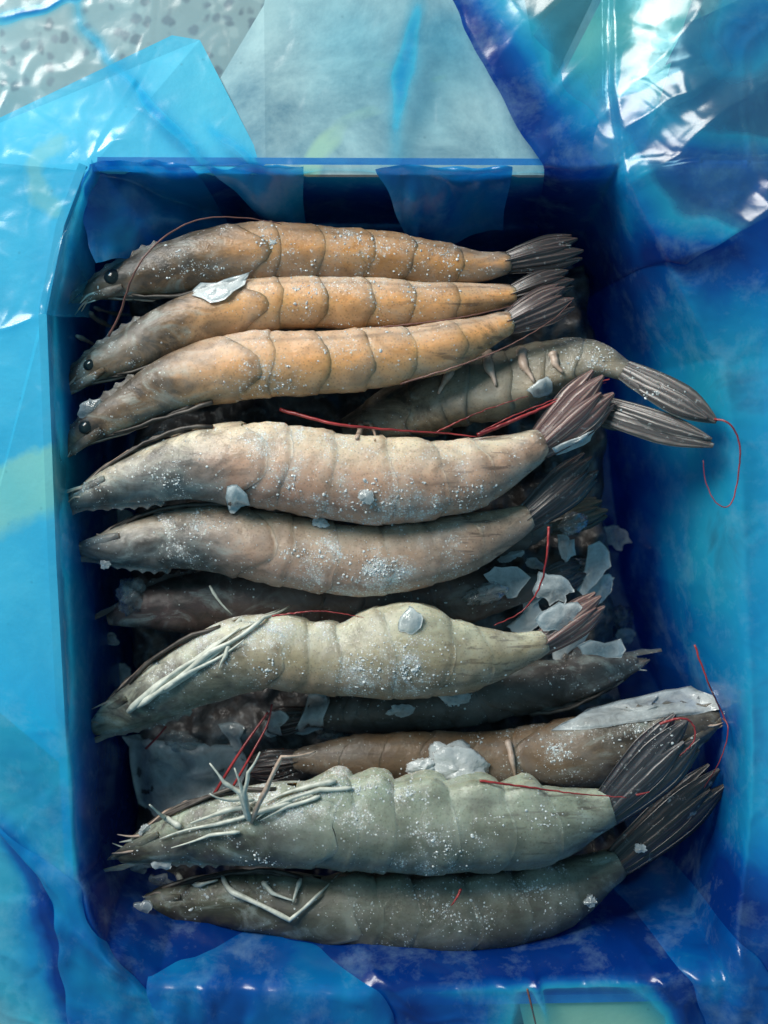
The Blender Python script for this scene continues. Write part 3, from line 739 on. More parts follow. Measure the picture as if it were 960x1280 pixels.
        for k, (oo, ln) in enumerate(((-0.45, 1.0), (-0.1, 0.8))):
            vs, us, dvs, fs = [], [], [], []; c, tt, d, nn, a = fr(hf * 0.26)
            c2 = fr(0.0)[0]
            for i in range(10):
                t = i / 9; w = 0.0022 * math.sin(math.pi * (0.12 + 0.86 * t)) ** 0.7
                cen = c.lerp(c2 - tt * 0.0045 * ln, t) + d * a * oo * (1 - 0.8 * t) + nn * a * thick * (0.85 * (1 - t) - 0.25 * k)
                for q in (-1, -.4, .4, 1):
                    vs.append(cen + d * q * w + nn * 0.0008 * (1 - q * q)); us.append(t * .9); dvs.append(q * .4 + .5)
                for q in (1, .4, -.4, -1):
                    vs.append(cen + d * q * w * .98 - nn * 0.0006); us.append(t * .9); dvs.append(q * .4 + .5)
            for i in range(9):
                for q in range(8):
                    a_, b_ = i * 8 + q, i * 8 + (q + 1) % 8; fs.append((a_, b_, b_ + 8, a_ + 8))
            fs += [tuple(range(8)), tuple(72 + q for q in range(8))]
            link('antennal_scale', vs, fs, mat, root, attrs={'su': [0.02] * 80, 'dv': [0.2] * 80, 'edge': [abs(x - .5) for x in dvs], 'rime': [0.3] * 80})
    if pleopods:
        for k in range(5):
            s = hf + (1 - hf) * (SEG[k] + SEG[k + 1]) / 2
            c, tt, d, nn, a = fr(s)
            L = a * rr.uniform(.25, .42)
            b0 = c - d * a * 0.86 + nn * a * thick * 0.40
            k2 = rr.uniform(-.5, 1.0); pts = [b0, b0 - d * L * rr.uniform(.3, .6) + tt * L * .25 * k2, b0 - d * L * rr.uniform(.5, .9) + tt * L * 0.9 * k2]
            cm = catmull([tuple(p) for p in pts], 7)
            tv = tube_data([Vector(p) for p in cm], 0, 0, 7, lambda u, a=a: a * 0.085 * (0.75 + 0.5 * math.sin(math.pi * u)) * (1 - 0.6 * u))
            link('swimming_leg', tv[0], tv[1], M_LEGB, root)
    for pts, r, kind, dz in legs:
        poly_limb('walking_leg', pts, r, kind, dz, root)
    for pts, r, m in antennae:
        w = [tuple(P(x, y, z / 1000)) for x, y, z in pts]
        cw = catmull(w, 60); cw = cw + np.stack([vnoise(np.arange(60) * .35, np.zeros(60) + r * 9, 61 + q) for q in range(3)], 1) * 0.00022
        tv = tube_data([Vector(p) for p in cw], r / 1000 * 0.95, r / 1000 * 0.30, 6)
        link('antenna', tv[0], tv[1], m, root)
    spr = [(R[i, 0] / (S * (H - R[i, 2]) / H) + 480, 640 - R[i, 1] / (S * (H - R[i, 2]) / H), 34, 1) for i in range(8, NS, 10)]
    FLAKE_AFTER.append((root, list(grains) + (spr if grains else []), label))
    return root

def poly_limb(name, pts, r, mat, dz, root):
    w = []
    for i, p in enumerate(pts):
        loc, nor = hit(p[0], p[1])
        z = loc.z + dz / 1000 if len(p) < 3 else p[2] / 1000
        w.append(tuple(P(p[0], p[1], z)))
    # jointed: straight runs with small knees
    path = []
    rs = random.Random(int(pts[0][0] * 7 + pts[0][1]))
    for i in range(len(w) - 1):
        L = (Vector(w[i + 1]) - Vector(w[i])).length; bow = Vector((rs.uniform(-1, 1), rs.uniform(-1, 1), rs.uniform(0, 1))) * L * 0.05
        for t in np.linspace(0, 1, 6, endpoint=(i == len(w) - 2)): path.append(Vector(w[i]).lerp(Vector(w[i + 1]), t) + bow * math.sin(math.pi * t))
    n = len(path) - 1
    def rf(u):
        k = (u * (len(w) - 1)) % 1.0
        return r / 1000 * (0.80 - 0.68 * u ** 1.7) * min(1, 0.45 + u * 6) * (1 + 0.16 * math.cos(2 * math.pi * k)) + 0.00008
    tv = tube_data(path, 0, 0, 7, rf)
    link(name, tv[0], tv[1], mat, root)

BACK_UP, BACK_DOWN = 1, -1     # travel is left to right in most: the back is towards the top / the bottom of the photo
def C_(h, m, t, f, b): return (h, m, t, f, b)
BROWN = C_((0.048, 0.042, 0.024), (0.38, 0.225, 0.115), (0.26, 0.18, 0.115), (0.64, 0.30, 0.085), (0.28, 0.15, 0.075))
TAN = C_((0.085, 0.064, 0.042), (0.64, 0.43, 0.28), (0.48, 0.35, 0.25), (0.84, 0.43, 0.16), (0.46, 0.29, 0.16))
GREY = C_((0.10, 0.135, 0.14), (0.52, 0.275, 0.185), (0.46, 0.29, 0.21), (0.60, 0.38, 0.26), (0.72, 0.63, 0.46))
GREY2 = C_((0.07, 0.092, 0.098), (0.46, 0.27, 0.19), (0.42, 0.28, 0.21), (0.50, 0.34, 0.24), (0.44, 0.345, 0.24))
OLIVE = C_((0.10, 0.11, 0.075), (0.125, 0.14, 0.11), (0.15, 0.155, 0.13), (0.19, 0.21, 0.16), (0.36, 0.41, 0.31))
OLIVE2 = C_((0.05, 0.05, 0.022), (0.065, 0.068, 0.04), (0.10, 0.095, 0.075), (0.10, 0.105, 0.08), (0.24, 0.24, 0.17))
GREEN = C_((0.16, 0.18, 0.135), (0.30, 0.20, 0.13), (0.32, 0.24, 0.17), (0.38, 0.32, 0.20), (0.56, 0.56, 0.42))
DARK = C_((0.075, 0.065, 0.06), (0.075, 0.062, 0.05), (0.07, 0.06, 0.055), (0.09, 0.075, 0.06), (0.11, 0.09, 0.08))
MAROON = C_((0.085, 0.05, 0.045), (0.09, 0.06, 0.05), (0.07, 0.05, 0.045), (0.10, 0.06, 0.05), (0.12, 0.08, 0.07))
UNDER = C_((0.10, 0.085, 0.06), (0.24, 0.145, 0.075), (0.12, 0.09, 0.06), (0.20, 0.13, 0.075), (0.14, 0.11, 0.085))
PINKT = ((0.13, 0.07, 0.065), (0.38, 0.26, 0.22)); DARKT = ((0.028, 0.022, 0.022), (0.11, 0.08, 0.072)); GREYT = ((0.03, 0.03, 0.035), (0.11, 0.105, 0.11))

# under-layer first
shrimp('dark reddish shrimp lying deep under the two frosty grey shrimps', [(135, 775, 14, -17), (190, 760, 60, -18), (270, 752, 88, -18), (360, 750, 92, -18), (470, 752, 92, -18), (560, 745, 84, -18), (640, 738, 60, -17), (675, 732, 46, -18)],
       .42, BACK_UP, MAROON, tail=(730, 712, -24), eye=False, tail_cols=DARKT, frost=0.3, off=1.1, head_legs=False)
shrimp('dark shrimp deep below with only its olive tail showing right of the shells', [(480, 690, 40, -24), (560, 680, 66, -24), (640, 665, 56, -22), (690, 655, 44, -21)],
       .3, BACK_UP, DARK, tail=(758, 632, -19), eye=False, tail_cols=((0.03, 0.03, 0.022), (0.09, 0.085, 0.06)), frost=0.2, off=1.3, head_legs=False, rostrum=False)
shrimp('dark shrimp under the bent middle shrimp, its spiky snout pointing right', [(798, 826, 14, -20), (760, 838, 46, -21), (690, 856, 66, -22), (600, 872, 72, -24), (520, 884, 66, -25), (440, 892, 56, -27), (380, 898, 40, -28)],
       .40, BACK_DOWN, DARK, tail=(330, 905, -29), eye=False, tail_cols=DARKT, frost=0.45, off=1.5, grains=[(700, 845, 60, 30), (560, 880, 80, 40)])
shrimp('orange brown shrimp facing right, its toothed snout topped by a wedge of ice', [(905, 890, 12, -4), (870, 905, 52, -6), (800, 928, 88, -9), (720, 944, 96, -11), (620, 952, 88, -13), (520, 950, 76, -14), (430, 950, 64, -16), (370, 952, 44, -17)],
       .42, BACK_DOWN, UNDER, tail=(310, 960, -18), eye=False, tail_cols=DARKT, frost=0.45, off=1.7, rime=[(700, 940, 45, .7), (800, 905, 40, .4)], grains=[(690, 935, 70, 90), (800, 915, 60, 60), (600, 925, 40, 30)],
       antennae=[([(868, 806, 10), (884, 850, 12), (902, 890, 5), (910, 915, 8), (900, 950, 6), (880, 985, 2)], 0.42, M_RED),
                 ([(905, 890, 2), (920, 880, 5), (932, 868, 8)], 0.25, M_LEG), ([(905, 892, 2), (925, 894, 5)], 0.22, M_LEG), ([(903, 898, 2), (918, 912, 4)], 0.22, M_BROWN)],
       legs=[([(634, 925), (640, 950), (646, 985)], 1.7, M_LEGB, 1.5)])
# belly-up one on the right
shrimp('grey shrimp lying belly up on the right, its split tail resting on the blue plastic', [(430, 540, 40, -14), (500, 515, 92, -12), (570, 490, 108, -9), (640, 475, 104, -5), (700, 456, 84, 0), (748, 450, 62, 5), (792, 468, 44, 10)],
       .22, BACK_UP, C_((0.17, 0.14, 0.10), (0.20, 0.185, 0.14), (0.25, 0.24, 0.21), (0.20, 0.19, 0.14), (0.34, 0.27, 0.18)), roll=-0.75, tail=(888, 538, 22), blades=[(780, 462, 12, 896, 526, 28, 17), (786, 474, 13, 884, 522, 29, 11), (725, 505, 2, 892, 556, 27, 16), (745, 500, 5, 890, 548, 28, 10), (715, 500, 0, 800, 532, 10, 16)], tail_cols=((0.055, 0.05, 0.05), (0.24, 0.21, 0.195)), red=(0.30, 0.05, 0.05),
       eye=False, rostrum=False, head_legs=False, frost=0.5, off=1.9, rime=[(740, 440, 40, .5), (840, 500, 40, .3)], grains=[(820, 490, 50, 40), (740, 450, 50, 30)],
       legs=[([(572, 448), (560, 470), (548, 492)], 2.6, M_LEGB, 1.0), ([(610, 440), (612, 462), (620, 482)], 2.8, M_LEGB, 1.0), ([(652, 436), (655, 458), (668, 478)], 2.6, M_LEGB, 1.0), ([(690, 440), (694, 455), (704, 466)], 2.2, M_LEGB, 1.0)],
       antennae=[([(893, 524, 28), (912, 530, 31), (925, 558, 30), (922, 600, 29), (912, 632, 28), (895, 628, 27), (882, 602, 26), (879, 575, 26)], 0.42, M_RED), ([(545, 540, 6), (600, 515, 7), (660, 495, 9)], 0.35, M_RED)])
# the row
shrimp('topmost brown shrimp with a round black eye and a long antenna arched over its back', [(104, 374, 10, 2), (122, 364, 28, 2), (160, 350, 50, 2), (220, 334, 74, 2), (300, 318, 84, 2), (380, 318, 78, 2), (460, 323, 72, 2), (540, 329, 62, 2), (600, 332, 50, 2), (640, 326, 44, 3)],
       .385, BACK_UP, BROWN, tail=(728, 306, 6), tail_cols=DARKT, red=(0.05, 0.03, 0.03), eye=(.085, .30, .0031), frost=0.55, off=0.1, tail_spread=16,
       rime=[(330, 295, 40, .8), (420, 300, 40, .5), (560, 320, 60, .45), (470, 300, 40, .35), (250, 330, 40, .2)], grains=[(340, 300, 50, 70), (560, 315, 70, 60), (450, 300, 60, 50), (250, 330, 50, 25)],
       antennae=[([(136, 420, 6), (150, 392, 10), (166, 345, 22), (190, 310, 24), (225, 284, 20), (262, 272, 18), (310, 273, 16), (352, 280, 14)], 0.5, M_BROWN)],
       legs=[([(112, 390), (130, 404), (150, 408)], 1.4, M_LEG, 1.0), ([(118, 384), (150, 393), (190, 402)], 1.1, M_LEG, 1.0), ([(96, 420), (120, 432)], 1.3, M_LEG, 4)])
shrimp('second shrimp from the top, tan, with a dark line along its lower edge', [(80, 494, 10, 0), (100, 474, 28, 0), (140, 450, 48, 1), (200, 420, 66, 2), (280, 390, 78, 3), (360, 380, 72, 4), (440, 381, 70, 4), (520, 380, 62, 4), (590, 374, 50, 4), (645, 368, 42, 4)],
       .425, BACK_UP, TAN, tail=(716, 344, 6), tail_cols=DARKT, eye=(.085, .25, .0024), frost=0.5, off=0.3, tail_spread=14, rime=[(420, 358, 50, .6), (360, 355, 40, .5), (520, 360, 40, .3), (150, 440, 40, .3)],
       grains=[(380, 358, 70, 50), (520, 362, 60, 40)], dark_edge=.65, antennae=[([(448, 412, 13), (540, 402, 13), (600, 392, 13), (650, 380, 12)], 0.4, M_BROWN)])
shrimp('third shrimp from the top, the brightest orange one, with a dark tail', [(78, 572, 10, 3), (100, 548, 30, 4), (150, 514, 52, 6), (220, 480, 76, 8), (300, 458, 92, 10), (370, 456, 88, 11), (440, 452, 84, 11), (510, 442, 76, 11), (580, 425, 62, 11), (640, 402, 46, 11)],
       .425, BACK_UP, TAN, tail=(714, 366, 13), tail_cols=((0.06, 0.04, 0.04), (0.20, 0.15, 0.13)), eye=(.085, .22, .0027), frost=0.45, off=0.5, tail_spread=20,
       rime=[(330, 485, 40, .7), (330, 420, 40, .5), (430, 430, 40, .35), (500, 420, 30, .2)], grains=[(350, 485, 60, 40), (480, 415, 70, 30)], dark_edge=.45,
       antennae=[([(500, 480, 14), (580, 455, 17), (640, 430, 18), (690, 400, 17), (715, 376, 15)], 0.4, M_BROWN)])
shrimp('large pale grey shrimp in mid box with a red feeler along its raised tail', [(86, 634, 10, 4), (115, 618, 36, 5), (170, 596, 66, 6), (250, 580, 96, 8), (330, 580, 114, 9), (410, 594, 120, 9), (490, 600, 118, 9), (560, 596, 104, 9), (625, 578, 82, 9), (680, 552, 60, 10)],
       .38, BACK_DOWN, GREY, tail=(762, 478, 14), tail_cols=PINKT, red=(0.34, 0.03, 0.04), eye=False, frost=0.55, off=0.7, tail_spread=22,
       rime=[(470, 630, 55, 1.2), (380, 630, 45, .8), (560, 620, 45, 1.0), (330, 545, 24, 1.3), (345, 580, 26, .8), (380, 545, 26, 1.0), (430, 548, 24, .9), (620, 550, 30, .8), (180, 590, 60, .3), (230, 610, 40, .35)], grains=[(470, 630, 80, 110), (570, 615, 60, 60), (220, 600, 60, 40), (360, 610, 60, 40)], dark_edge=.3,
       antennae=[([(350, 512, 9), (420, 530, 14), (500, 538, 13), (560, 542, 13), (597, 546, 13)], 0.75, M_RED), ([(597, 544, 13), (650, 522, 13), (700, 500, 13), (745, 480, 14), (762, 474, 15)], 0.85, M_RED), ([(600, 540, 13), (660, 512, 13), (758, 478, 14)], 0.35, M_RED)],
       legs=[([(446, 548), (451, 530), (463, 530), (468, 550)], 1.5, M_LEGB, 1)])
shrimp('frosty grey brown shrimp with white rime along its curved back', [(100, 688, 12, -2), (130, 684, 40, -2), (190, 674, 70, -1), (270, 672, 92, 0), (350, 686, 98, 1), (420, 698, 98, 1), (490, 698, 94, 1), (560, 684, 84, 1), (620, 664, 68, 1), (662, 645, 54, 1)],
       .38, BACK_DOWN, GREY2, tail=(745, 578, -1), tail_cols=((0.03, 0.025, 0.028), (0.12, 0.095, 0.09)), eye=False, frost=0.6, off=0.9, tail_spread=14,
       rime=[(470, 718, 55, 1.6), (400, 705, 45, 1.0), (540, 700, 40, .8), (230, 655, 60, .9)], grains=[(470, 712, 80, 140), (400, 690, 50, 40), (240, 655, 70, 70)], dark_edge=.35,
       antennae=[([(686, 658, 8), (684, 690, 9), (676, 730, 6), (655, 762, 4), (618, 782, 6)], 0.55, M_RED)])
shrimp('greenish bent shrimp with white folded legs and a bulging back, centre of the lower half', [(116, 910, 20, -8), (140, 896, 46, -7), (190, 870, 70, -5), (250, 838, 92, -2), (320, 814, 104, 0), (385, 820, 96, 1), (440, 820, 106, 2), (505, 812, 134, 3), (570, 820, 100, 3), (640, 814, 66, 2), (684, 800, 50, 1)],
       .40, BACK_DOWN, GREEN, tail=(755, 750, 3), tail_cols=PINKT, red=(0.36, 0.02, 0.04), eye=False, frost=0.5, off=2.1, tail_spread=10, scallop=0.14,
       rime=[(330, 775, 40, 1.3), (270, 810, 36, 1.3), (220, 850, 30, 1.1), (400, 765, 34, 1.0), (440, 834, 34, 1.5), (512, 838, 34, 1.6), (300, 780, 50, .4), (220, 830, 50, .3)], grains=[(450, 835, 60, 110), (515, 838, 50, 110), (330, 840, 70, 30)], dark_edge=.4,
       antennae=[([(340, 770, 15), (400, 764, 16), (455, 772, 17)], 0.4, M_RED)],
       legs=[([(172, 884), (240, 838), (305, 800)], 1.5, M_LEG, 1.6), ([(206, 862), (262, 815), (330, 772), (362, 758)], 1.5, M_LEG, 2.4), ([(186, 872), (250, 822), (300, 785)], 1.2, M_LEG, 2.0), ([(286, 806), (282, 820), (274, 836)], 1.2, M_LEG, 1.0), ([(160, 890), (205, 852), (262, 812), (320, 778)], 1.9, M_LEG, 0.8), ([(196, 866), (250, 832), (318, 786)], 1.6, M_LEG, 0.6), ([(262, 732), (290, 768)], 0.7, M_LEG, 6), ([(240, 830), (300, 775), (350, 762)], 1.4, M_LEG, 2.2)])
shrimp('olive grey shrimp with a fan of pale spiky legs and lobed shell plates', [(148, 1072, 14, -2), (176, 1060, 42, -1), (230, 1045, 72, 1), (300, 1034, 100, 3), (380, 1028, 118, 5), (460, 1030, 124, 6), (540, 1032, 124, 6), (620, 1032, 118, 6), (700, 1026, 102, 6), (765, 1006, 74, 7)],
       .40, BACK_DOWN, OLIVE, tail=(868, 908, 12), tail_cols=GREYT, edge_col=(0.42, 0.46, 0.40), red=(0.30, 0.04, 0.05), eye=False, frost=0.5, off=2.3, tail_spread=17, scallop=0.33,
       rime=[(335, 992, 28, 1.6), (390, 985, 34, 1.7), (445, 985, 34, 1.7), (500, 990, 30, 1.5), (280, 1015, 30, .9), (560, 1060, 50, .5), (530, 1080, 40, .4), (340, 1000, 40, .4)], grains=[(560, 1060, 70, 60), (450, 985, 60, 90), (380, 985, 60, 90), (510, 990, 40, 60), (330, 1075, 60, 40), (680, 1030, 60, 30)], dark_edge=.25,
       antennae=[([(600, 976, 14), (660, 984, 14), (720, 992, 14), (783, 997, 14)], 0.5, M_RED), ([(796, 994, 18), (812, 990, 18)], 0.5, M_RED), ([(825, 905, 16), (850, 898, 18), (866, 905, 18), (868, 925, 18), (850, 945, 17)], 0.55, M_RED)],
       legs=[([(226, 1034), (206, 1022), (187, 1006, 17)], 1.5, M_LEG, 1.5), ([(312, 1008), (275, 1016), (238, 1029, 16)], 1.4, M_LEG, 2), ([(311, 1025), (302, 992, 22), (280, 978, 24), (262, 954, 25)], 1.4, M_LEG, 1.5), ([(313, 1026), (303, 990, 23), (293, 960, 27)], 1.3, M_LEG, 1.5), ([(311, 1024), (305, 990, 23), (310, 966, 26), (325, 940, 28)], 1.3, M_LEG, 1.5), ([(314, 1028), (334, 985, 24), (352, 946, 28), (395, 939, 24)], 1.3, M_LEGB, 1.5),
             ([(365, 1002), (330, 1013), (262, 1032), (200, 1049)], 1.3, M_LEG, 1.0), ([(440, 985), (400, 987), (350, 1004), (320, 1024)], 1.2, M_LEG, 1.0), ([(420, 976), (376, 986), (332, 1004)], 1.4, M_LEG, 1.0), ([(400, 995), (360, 1008), (325, 1026)], 1.0, M_LEG, 1.0), ([(300, 1040), (262, 1044), (214, 1060)], 0.9, M_LEG, 1.0), ([(318, 1000), (286, 1000, 16), (262, 992, 20)], 1.0, M_LEG, 1.5)])
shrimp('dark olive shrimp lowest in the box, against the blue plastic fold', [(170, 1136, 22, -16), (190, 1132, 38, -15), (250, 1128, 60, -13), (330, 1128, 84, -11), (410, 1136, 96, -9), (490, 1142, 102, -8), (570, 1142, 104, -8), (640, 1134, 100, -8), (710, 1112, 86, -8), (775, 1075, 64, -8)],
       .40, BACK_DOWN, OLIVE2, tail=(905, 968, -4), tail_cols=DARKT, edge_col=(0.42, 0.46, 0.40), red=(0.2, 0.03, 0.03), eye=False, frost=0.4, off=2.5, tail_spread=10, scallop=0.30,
       rime=[(620, 1120, 50, .4), (520, 1160, 60, .3), (700, 1100, 40, .4)], grains=[(560, 1130, 90, 60), (680, 1110, 60, 50), (330, 1110, 60, 50), (260, 1120, 50, 25)], dark_edge=.3,
       antennae=[([(576, 1112, 10), (570, 1124, 11), (564, 1132, 11)], 0.55, M_RED)],
       legs=[([(222, 1092), (250, 1106), (272, 1100)], 1.5, M_LEG, 2), ([(278, 1095), (292, 1116), (362, 1150), (398, 1118), (424, 1092)], 1.4, M_LEG, 2.5), ([(328, 1102), (340, 1116), (368, 1126)], 1.3, M_LEG, 2.5), ([(376, 1098), (366, 1128)], 1.2, M_LEG, 2.5)])
# two dark feelers standing from the ice below
# ------------------------------------------------------------------ frost grains (countless) on the shells
ICO = None
def ico():
    global ICO
    if ICO is None:
        f = (1 + 5 ** .5) / 2
        v = [Vector(p).normalized() for p in [(-1, f, 0), (1, f, 0), (-1, -f, 0), (1, -f, 0), (0, -1, f), (0, 1, f), (0, -1, -f), (0, 1, -f), (f, 0, -1), (f, 0, 1), (-f, 0, -1), (-f, 0, 1)]]
        fc = [(0, 11, 5), (0, 5, 1), (0, 1, 7), (0, 7, 10), (0, 10, 11), (1, 5, 9), (5, 11, 4), (11, 10, 2), (10, 7, 6), (7, 1, 8), (3, 9, 4), (3, 4, 2), (3, 2, 6), (3, 6, 8), (3, 8, 9), (4, 9, 5), (2, 4, 11), (6, 2, 10), (8, 6, 7), (9, 8, 1)]
        ICO = (v, fc)
    return ICO
hit(0, 0)
for root, grains, lab in FLAKE_AFTER:
    vs, fs = [], []; iv, ifc = ico()
    for x, y, r, n in grains:
        cl = [(random.uniform(0, 6.3), abs(random.gauss(0, .5))) for _ in range(max(4, n // 3))]
        for _ in range(int(n * 2.6)):
            a, q = random.choice(cl); a += random.gauss(0, .22); q = abs(q + random.gauss(0, .16)) * r
            loc, nor = hit(x + math.cos(a) * q, y + math.sin(a) * q * .55)
            if loc.z < -0.03: continue
            rr = 0.00009 + 0.00050 * random.random() ** 4.5
            b = len(vs); sc = [random.uniform(.6, 1.4) for _ in range(3)]
            vs += [loc + Vector((v.x * sc[0], v.y * sc[1], v.z * sc[2] * .8)) * rr * random.uniform(.75, 1.2) for v in iv]
            fs += [tuple(i + b for i in f) for f in ifc]
    if vs:
        o = link('frost_crystals', vs, fs, M_FROST, root, smooth=False); o['kind'] = 'stuff'

# ------------------------------------------------------------------ ice flakes
def root_of(words):
    return next(o for o in bpy.data.objects if o.type == 'EMPTY' and words in o.get('label', ''))
def flake(label, px, py, w, h, ang, kind, seed, lift=0.6, pts=None, tilt=0.15, thick=0.0016, follow=False, rough=1.0, parent=None):
    rs = random.Random(seed)
    loc, nor = hit(px, py)
    n = len(pts) if pts else rs.randint(11, 17)
    if pts is None:
        a0 = rad(ang); pts = []
        for i in range(n):
            t = 2 * math.pi * (i + rs.uniform(-.25, .25)) / n; k = rs.uniform(.68, 1.12)
            x, y = math.cos(t) * w / 2 * k, math.sin(t) * h / 2 * k
            pts.append((px + x * math.cos(a0) - y * math.sin(a0), py - x * math.sin(a0) - y * math.cos(a0)))
    # densify the outline with small chips
    if parent: loc = loc.copy(); loc.z += 0.0006
    out = []
    for i in range(len(pts)):
        a, b = pts[i], pts[(i + 1) % len(pts)]
        out += [a, ((a[0] + b[0]) / 2 + rs.uniform(-1, 1) * 1.6, (a[1] + b[1]) / 2 + rs.uniform(-1, 1) * 1.6)]
    n = len(out); z0 = loc.z + lift / 1000 + 0.0006
    tx, ty = rs.uniform(-tilt, tilt), rs.uniform(-tilt, tilt)
    cx = sum(p[0] for p in out) / n; cyy = sum(p[1] for p in out) / n
    rings = (1.0, 0.86, 0.68, 0.48, 0.25)
    vs = []
    for side in (1, -1):
        for q in rings:
            for x, y in out:
                X, Yp = cx + (x - cx) * q, cyy + (y - cyy) * q
                wx, wy = Q(X, Yp, z0)
                dz = (wx - Q(cx, cyy, z0)[0]) * tx + (wy - Q(cx, cyy, z0)[1]) * ty
                bump = vnoise(wx / 0.0042, wy / 0.0042, seed) * 0.0006 * rough + vnoise(wx / 0.0016, wy / 0.0016, seed) * 0.00035 * rough + (1 - q) * 0.0010
                base = 0.0
                if follow:
                    lz = hit(X, Yp)[0].z; base = max(-0.008, min(0.004, lz - loc.z)); dz *= .2
                vs.append(Vector((wx, wy, z0 + base + dz + bump * (1 if side > 0 else .4) + (thick / 2 * side) * (1.0 if q < 1 else .5))))
        wx, wy = Q(cx, cyy, z0)
        vs.append(Vector((wx, wy, z0 + 0.0012 * (1 if side > 0 else .3) + thick / 2 * side)))
    m = n * len(rings) + 1; fs = []
    for s in (0, 1):
        b = s * m
        for r in range(len(rings) - 1):
            for i in range(n):
                f = (b + r * n + i, b + r * n + (i + 1) % n, b + (r + 1) * n + (i + 1) % n, b + (r + 1) * n + i); fs.append(f if s == 0 else f[::-1])
        for i in range(n):
            f = (b + (len(rings) - 1) * n + i, b + (len(rings) - 1) * n + (i + 1) % n, b + m - 1); fs.append(f if s == 0 else f[::-1])
    for i in range(n): fs.append((i, (i + 1) % n, m + (i + 1) % n, m + i))
    rf = ([((q - 0.6) / 0.4 if q > 0.6 else 0) for q in rings for _ in range(n)] + [0]) * 2
    o = link('gill_membrane' if parent else 'ice_flake', vs, fs, M_ICE[kind], parent, smooth=True, attrs={'rimf': rf})
    if parent: return o
    tag(o, label, 'ice flake', 'loose flakes of ice')
    return o

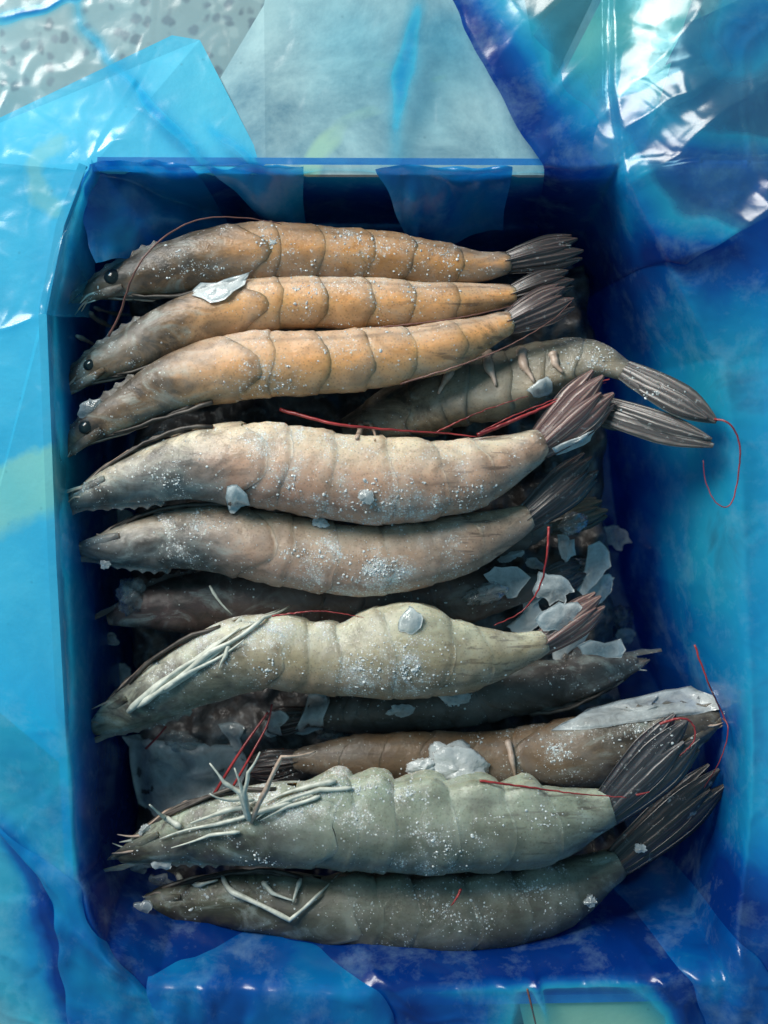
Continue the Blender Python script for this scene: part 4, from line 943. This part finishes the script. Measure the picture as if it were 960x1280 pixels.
FL = [
 ('white jagged ice chip bridging the backs of the two top shrimps', 273, 360, 0, 0, 0, 'white', [(232, 366), (250, 352), (270, 352), (288, 346), (312, 340), (306, 356), (292, 366), (282, 376), (264, 380), (250, 372)]),
 ('white ice chip on the seam below the head of the large pale shrimp', 298, 624, 0, 0, 0, 'white', [(286, 608), (298, 606), (310, 618), (312, 632), (298, 634), (290, 642), (282, 638)]),
 ('small round ice chip on the back of the large pale shrimp', 458, 621, 22, 20, 10, 'milky', None),
 ('small flat ice chip wedged between the large pale shrimp and the frosty one', 400, 653, 26, 14, -15, 'white', None),
 ('rounded ice lump on the bulge of the bent greenish shrimp', 512, 776, 34, 36, 20, 'milky', None),
 ('opaque white ice flake under the curved red feeler near the bent tail', 662, 775, 0, 0, 0, 'white', [(650, 742), (660, 732), (668, 742), (676, 735), (680, 744), (672, 752), (678, 765), (676, 780), (662, 792), (640, 790), (634, 784), (652, 770), (654, 758)]),
 ('grey broken ice flake left of the curved red feeler', 635, 730, 0, 0, 0, 'milky', [(604, 718), (618, 708), (640, 708), (652, 712), (664, 722), (652, 736), (646, 746), (634, 748), (626, 736), (612, 728)]),
 ('two-pronged blue grey ice flake near the dark olive tail tip', 708, 686, 0, 0, 0, 'milky', [(697, 668), (708, 668), (712, 676), (718, 674), (720, 694), (713, 696), (706, 704), (702, 698), (698, 684)]),
 ('tall clear ice sheet standing against the right wall of plastic', 745, 700, 0, 0, 0, 'milky', [(736, 682), (750, 676), (762, 690), (764, 708), (752, 720), (744, 730), (730, 746), (720, 736), (726, 722), (732, 706)]),
 ('clear rounded ice flake behind the red tipped tail of the bent shrimp', 752, 735, 46, 34, 60, 'milky', None),
 ('pale ice sliver stuck along the underside of the red tipped tail', 712, 808, 0, 0, 0, 'milky', [(690, 806), (712, 796), (732, 786), (738, 770), (741, 784), (730, 802), (712, 814), (700, 826), (691, 824)]),
 ('broad clear ice flake right of the tail of the bent shrimp', 755, 812, 0, 0, 0, 'milky', [(722, 808), (738, 800), (756, 804), (776, 798), (782, 812), (776, 822), (758, 822), (740, 818), (728, 818)]),
 ('small clear ice chip close to the right wall beside the broad clear flake', 782, 795, 20, 28, 80, 'milky', None),
 ('narrow blue ice sliver beside the curved red feeler', 668, 705, 16, 30, 70, 'milky', None),
 ('upright white ice shard between the bent shrimp and the spiky legged one', 392, 896, 0, 0, 0, 'milky', [(384, 872), (408, 866), (412, 878), (404, 898), (402, 916), (384, 922), (366, 922), (374, 902)]),
 ('flat grey ice flake at the foot of the upright white shard', 295, 915, 0, 0, 0, 'milky', [(272, 906), (290, 904), (306, 908), (300, 922), (302, 936), (292, 940), (284, 926)]),
 ('grey ice flake left of the upright white shard, crossed by dark feelers', 345, 905, 0, 0, 0, 'milky', [(332, 892), (350, 888), (362, 896), (350, 908), (352, 920), (336, 926), (326, 918)]),
 ('long wedge of grey ice lying on the toothed snout facing right', 800, 888, 0, 0, 0, 'milky', [(688, 912), (720, 898), (760, 886), (800, 876), (838, 866), (870, 861), (890, 868), (894, 884), (870, 890), (830, 895), (780, 902), (730, 910)]),
 ('grey ice lump in the shadow below the frosty shrimp head', 150, 652, 52, 40, -20, 'milky', None),
 ('small ice crumb by the left wall under the dark snout', 132, 705, 14, 16, 0, 'milky', None),
 ('pale ice flake near the left wall beside the dark reddish head', 152, 842, 24, 34, 40, 'milky', None),
 ('small pale ice flake by the left wall, the upper of two', 137, 798, 16, 26, 60, 'clear', None),
 ('ice lump stuck under the snout of the spiky legged shrimp', 172, 1086, 34, 18, 10, 'milky', None),
 ('second ice lump under the spiky legged shrimp, nearer its mouth', 202, 1080, 26, 16, -10, 'milky', None),
 ('clear ice lump in the gap between the two lowest snouts', 200, 1104, 44, 26, -15, 'clear', None),
 ('frozen drop of ice on the tip of the lowest snout', 178, 1134, 24, 20, 0, 'milky', None),
 ('tiny turquoise ice chip on the snout of the spiky legged shrimp', 180, 1036, 18, 10, 40, 'milky', None),
 ('small ice chip on the belly of the shrimp lying belly up', 678, 486, 0, 0, 0, 'milky', [(658, 488), (668, 480), (676, 474), (684, 470), (690, 478), (692, 490), (682, 494), (668, 496)]),
 ('long clear ice film in the gap under the third shrimp head', 196, 548, 46, 14, 15, 'clear', None),
 ('bluish ice film between the snouts of the second and third shrimps', 112, 512, 38, 24, 30, 'clear', None),
 ('thin pale ice rim behind the raised pink tail', 720, 550, 0, 0, 0, 'milky', [(690, 560), (712, 550), (735, 540), (748, 538), (742, 550), (722, 560), (700, 568)]),
 ('small ice chip under the root of the frosty shrimp tail', 640, 694, 36, 14, 20, 'milky', None),
 ('small ice chip on the lowest shrimp near its tail', 738, 1126, 18, 14, 30, 'milky', None),
 ('bluish ice crumb on the tail root of the spiky legged shrimp', 800, 1060, 16, 12, 0, 'milky', None),
 ('clear ice plate deep in the gap under the tail of the bent shrimp', 700, 770, 60, 40, 20, 'milky', None),
 ('ragged ice plate between the two-pronged flake and the curved red feeler', 690, 735, 40, 54, 60, 'milky', None),
 ('clear ice lump against the plastic below the dark olive tail tip', 770, 670, 34, 40, 50, 'clear', None),
 ('crushed ice lump in the dark gap under the bent shrimp belly', 570, 872, 46, 20, 0, 'milky', None),
 ('small crushed ice lump left of the other one under the bent shrimp belly', 500, 888, 36, 18, 10, 'milky', None),
 ('clear ice plate lying flat on the left end of the dark slab', 235, 965, 0, 0, 0, 'milky', [(156, 918), (190, 924), (250, 930), (296, 934), (312, 952), (300, 984), (262, 1004), (240, 1018), (196, 1024), (168, 1010), (158, 960)]),
]
hit(0, 0)
for i, (lab, px, py, w, h, a, k, pts) in enumerate(FL):
    deep = px > 600 and 660 < py < 830
    flake(lab, px, py, w, h, a, k, 100 + i, pts=pts, follow=pts is not None and not deep, lift=(12 if deep and hit(px, py)[0].z < -0.012 else 0.6), rough=(3.5 if 'lump of white' in lab else 1.6 if k == 'white' else 1.0))

def lump(label, px, py, w, h, ang, seed, kind='white'):
    loc, nor = hit(px, py); nr, nc = 22, 44; vs, fs = [], []
    for i in range(nr + 1):
        for k in range(nc):
            la, lo = math.pi * i / nr, 2 * math.pi * k / nc
            x, y, z = math.sin(la) * math.cos(lo), math.sin(la) * math.sin(lo), math.cos(la)
            q = 1 + 0.30 * float(vnoise(x * 1.7 + z, y * 1.7 - z, seed)) + 0.20 * float(vnoise(x * 4 + z * 2, y * 4 + z, seed + 1)) + 0.13 * float(vnoise(x * 9 - z * 5, y * 9 + z * 4, seed + 2))
            a = rad(ang); X, Yp = x * w / 2 * q * S, y * h / 2 * q * S
            vs.append(Vector((loc.x + X * math.cos(a) - Yp * math.sin(a), loc.y + X * math.sin(a) + Yp * math.cos(a), loc.z + 0.001 + z * q * 0.0042)))
    for i in range(nr):
        for k in range(nc):
            a_, b_ = i * nc + k, i * nc + (k + 1) % nc; fs.append((a_, b_, b_ + nc, a_ + nc))
    tag(link('ice_lump', vs, fs, M_ICE[kind], None, attrs={'rimf': [0.0] * len(vs)}), label, 'ice lump', 'ice lumps')
lump('lumpy mass of white snowy ice on the shell above the spiky legged shrimp', 572, 960, 78, 66, -20, 400)
for lab_, x_, y_, w_, h_, a_, sd_ in (
        ('clear wet ice lump at the top of the right gap beside the olive tail tip', 716, 655, 40, 26, 20, 410), ('clear wet ice lump between the pronged flake and the tall sheet', 728, 712, 36, 30, -30, 413),
        ('clear wet ice lump under the red tipped tail near the right wall', 775, 775, 34, 44, 10, 416), ('clear wet ice lump left of the curved red feeler, on the grey flake', 606, 742, 50, 26, 15, 419),
        ('wet ice lump deep at the left, right of the dark snout tip', 225, 925, 60, 30, -10, 422), ('wet ice lump under the tall white shard', 420, 915, 50, 24, 8, 425), ('wet ice lump by the left edge of the dark slab', 165, 745, 36, 50, 10, 428)):
    lump(lab_, x_, y_, w_, h_, a_, sd_, 'clear')
lump('small snowy ice lump stuck to the left of the bigger white one', 530, 958, 44, 24, 10, 404)

# loose feelers and a hair
def feeler(label, pts, r, mat):
    w = [tuple(P(x, y, z / 1000)) for x, y, z in pts]
    tv = tube_data([Vector(p) for p in catmull(w, 30)], r / 1000, r / 1000 * .7, 6)
    tag(link('loose_feeler', tv[0], tv[1], mat), label, 'feeler', 'broken feelers')
feeler('longer of two parallel dark red feelers left of the white ice shard', [(268, 992, -4), (300, 940, -4), (335, 890, -8)], 0.6, M_RED)
feeler('shorter dark red feeler crossing beside the longer one', [(292, 982, -4), (316, 940, -4), (334, 906, -8), (340, 880, -10)], 0.5, M_RED)
feeler('short dark red feeler on the grey ice by the left wall', [(182, 936, -24), (196, 922, -23), (208, 908, -22)], 0.5, M_RED)
feeler('thin brown hair under the plastic at the bottom edge', [(659, 1236, 18), (664, 1256, 18), (672, 1290, 16)], 0.4, M_BROWN)
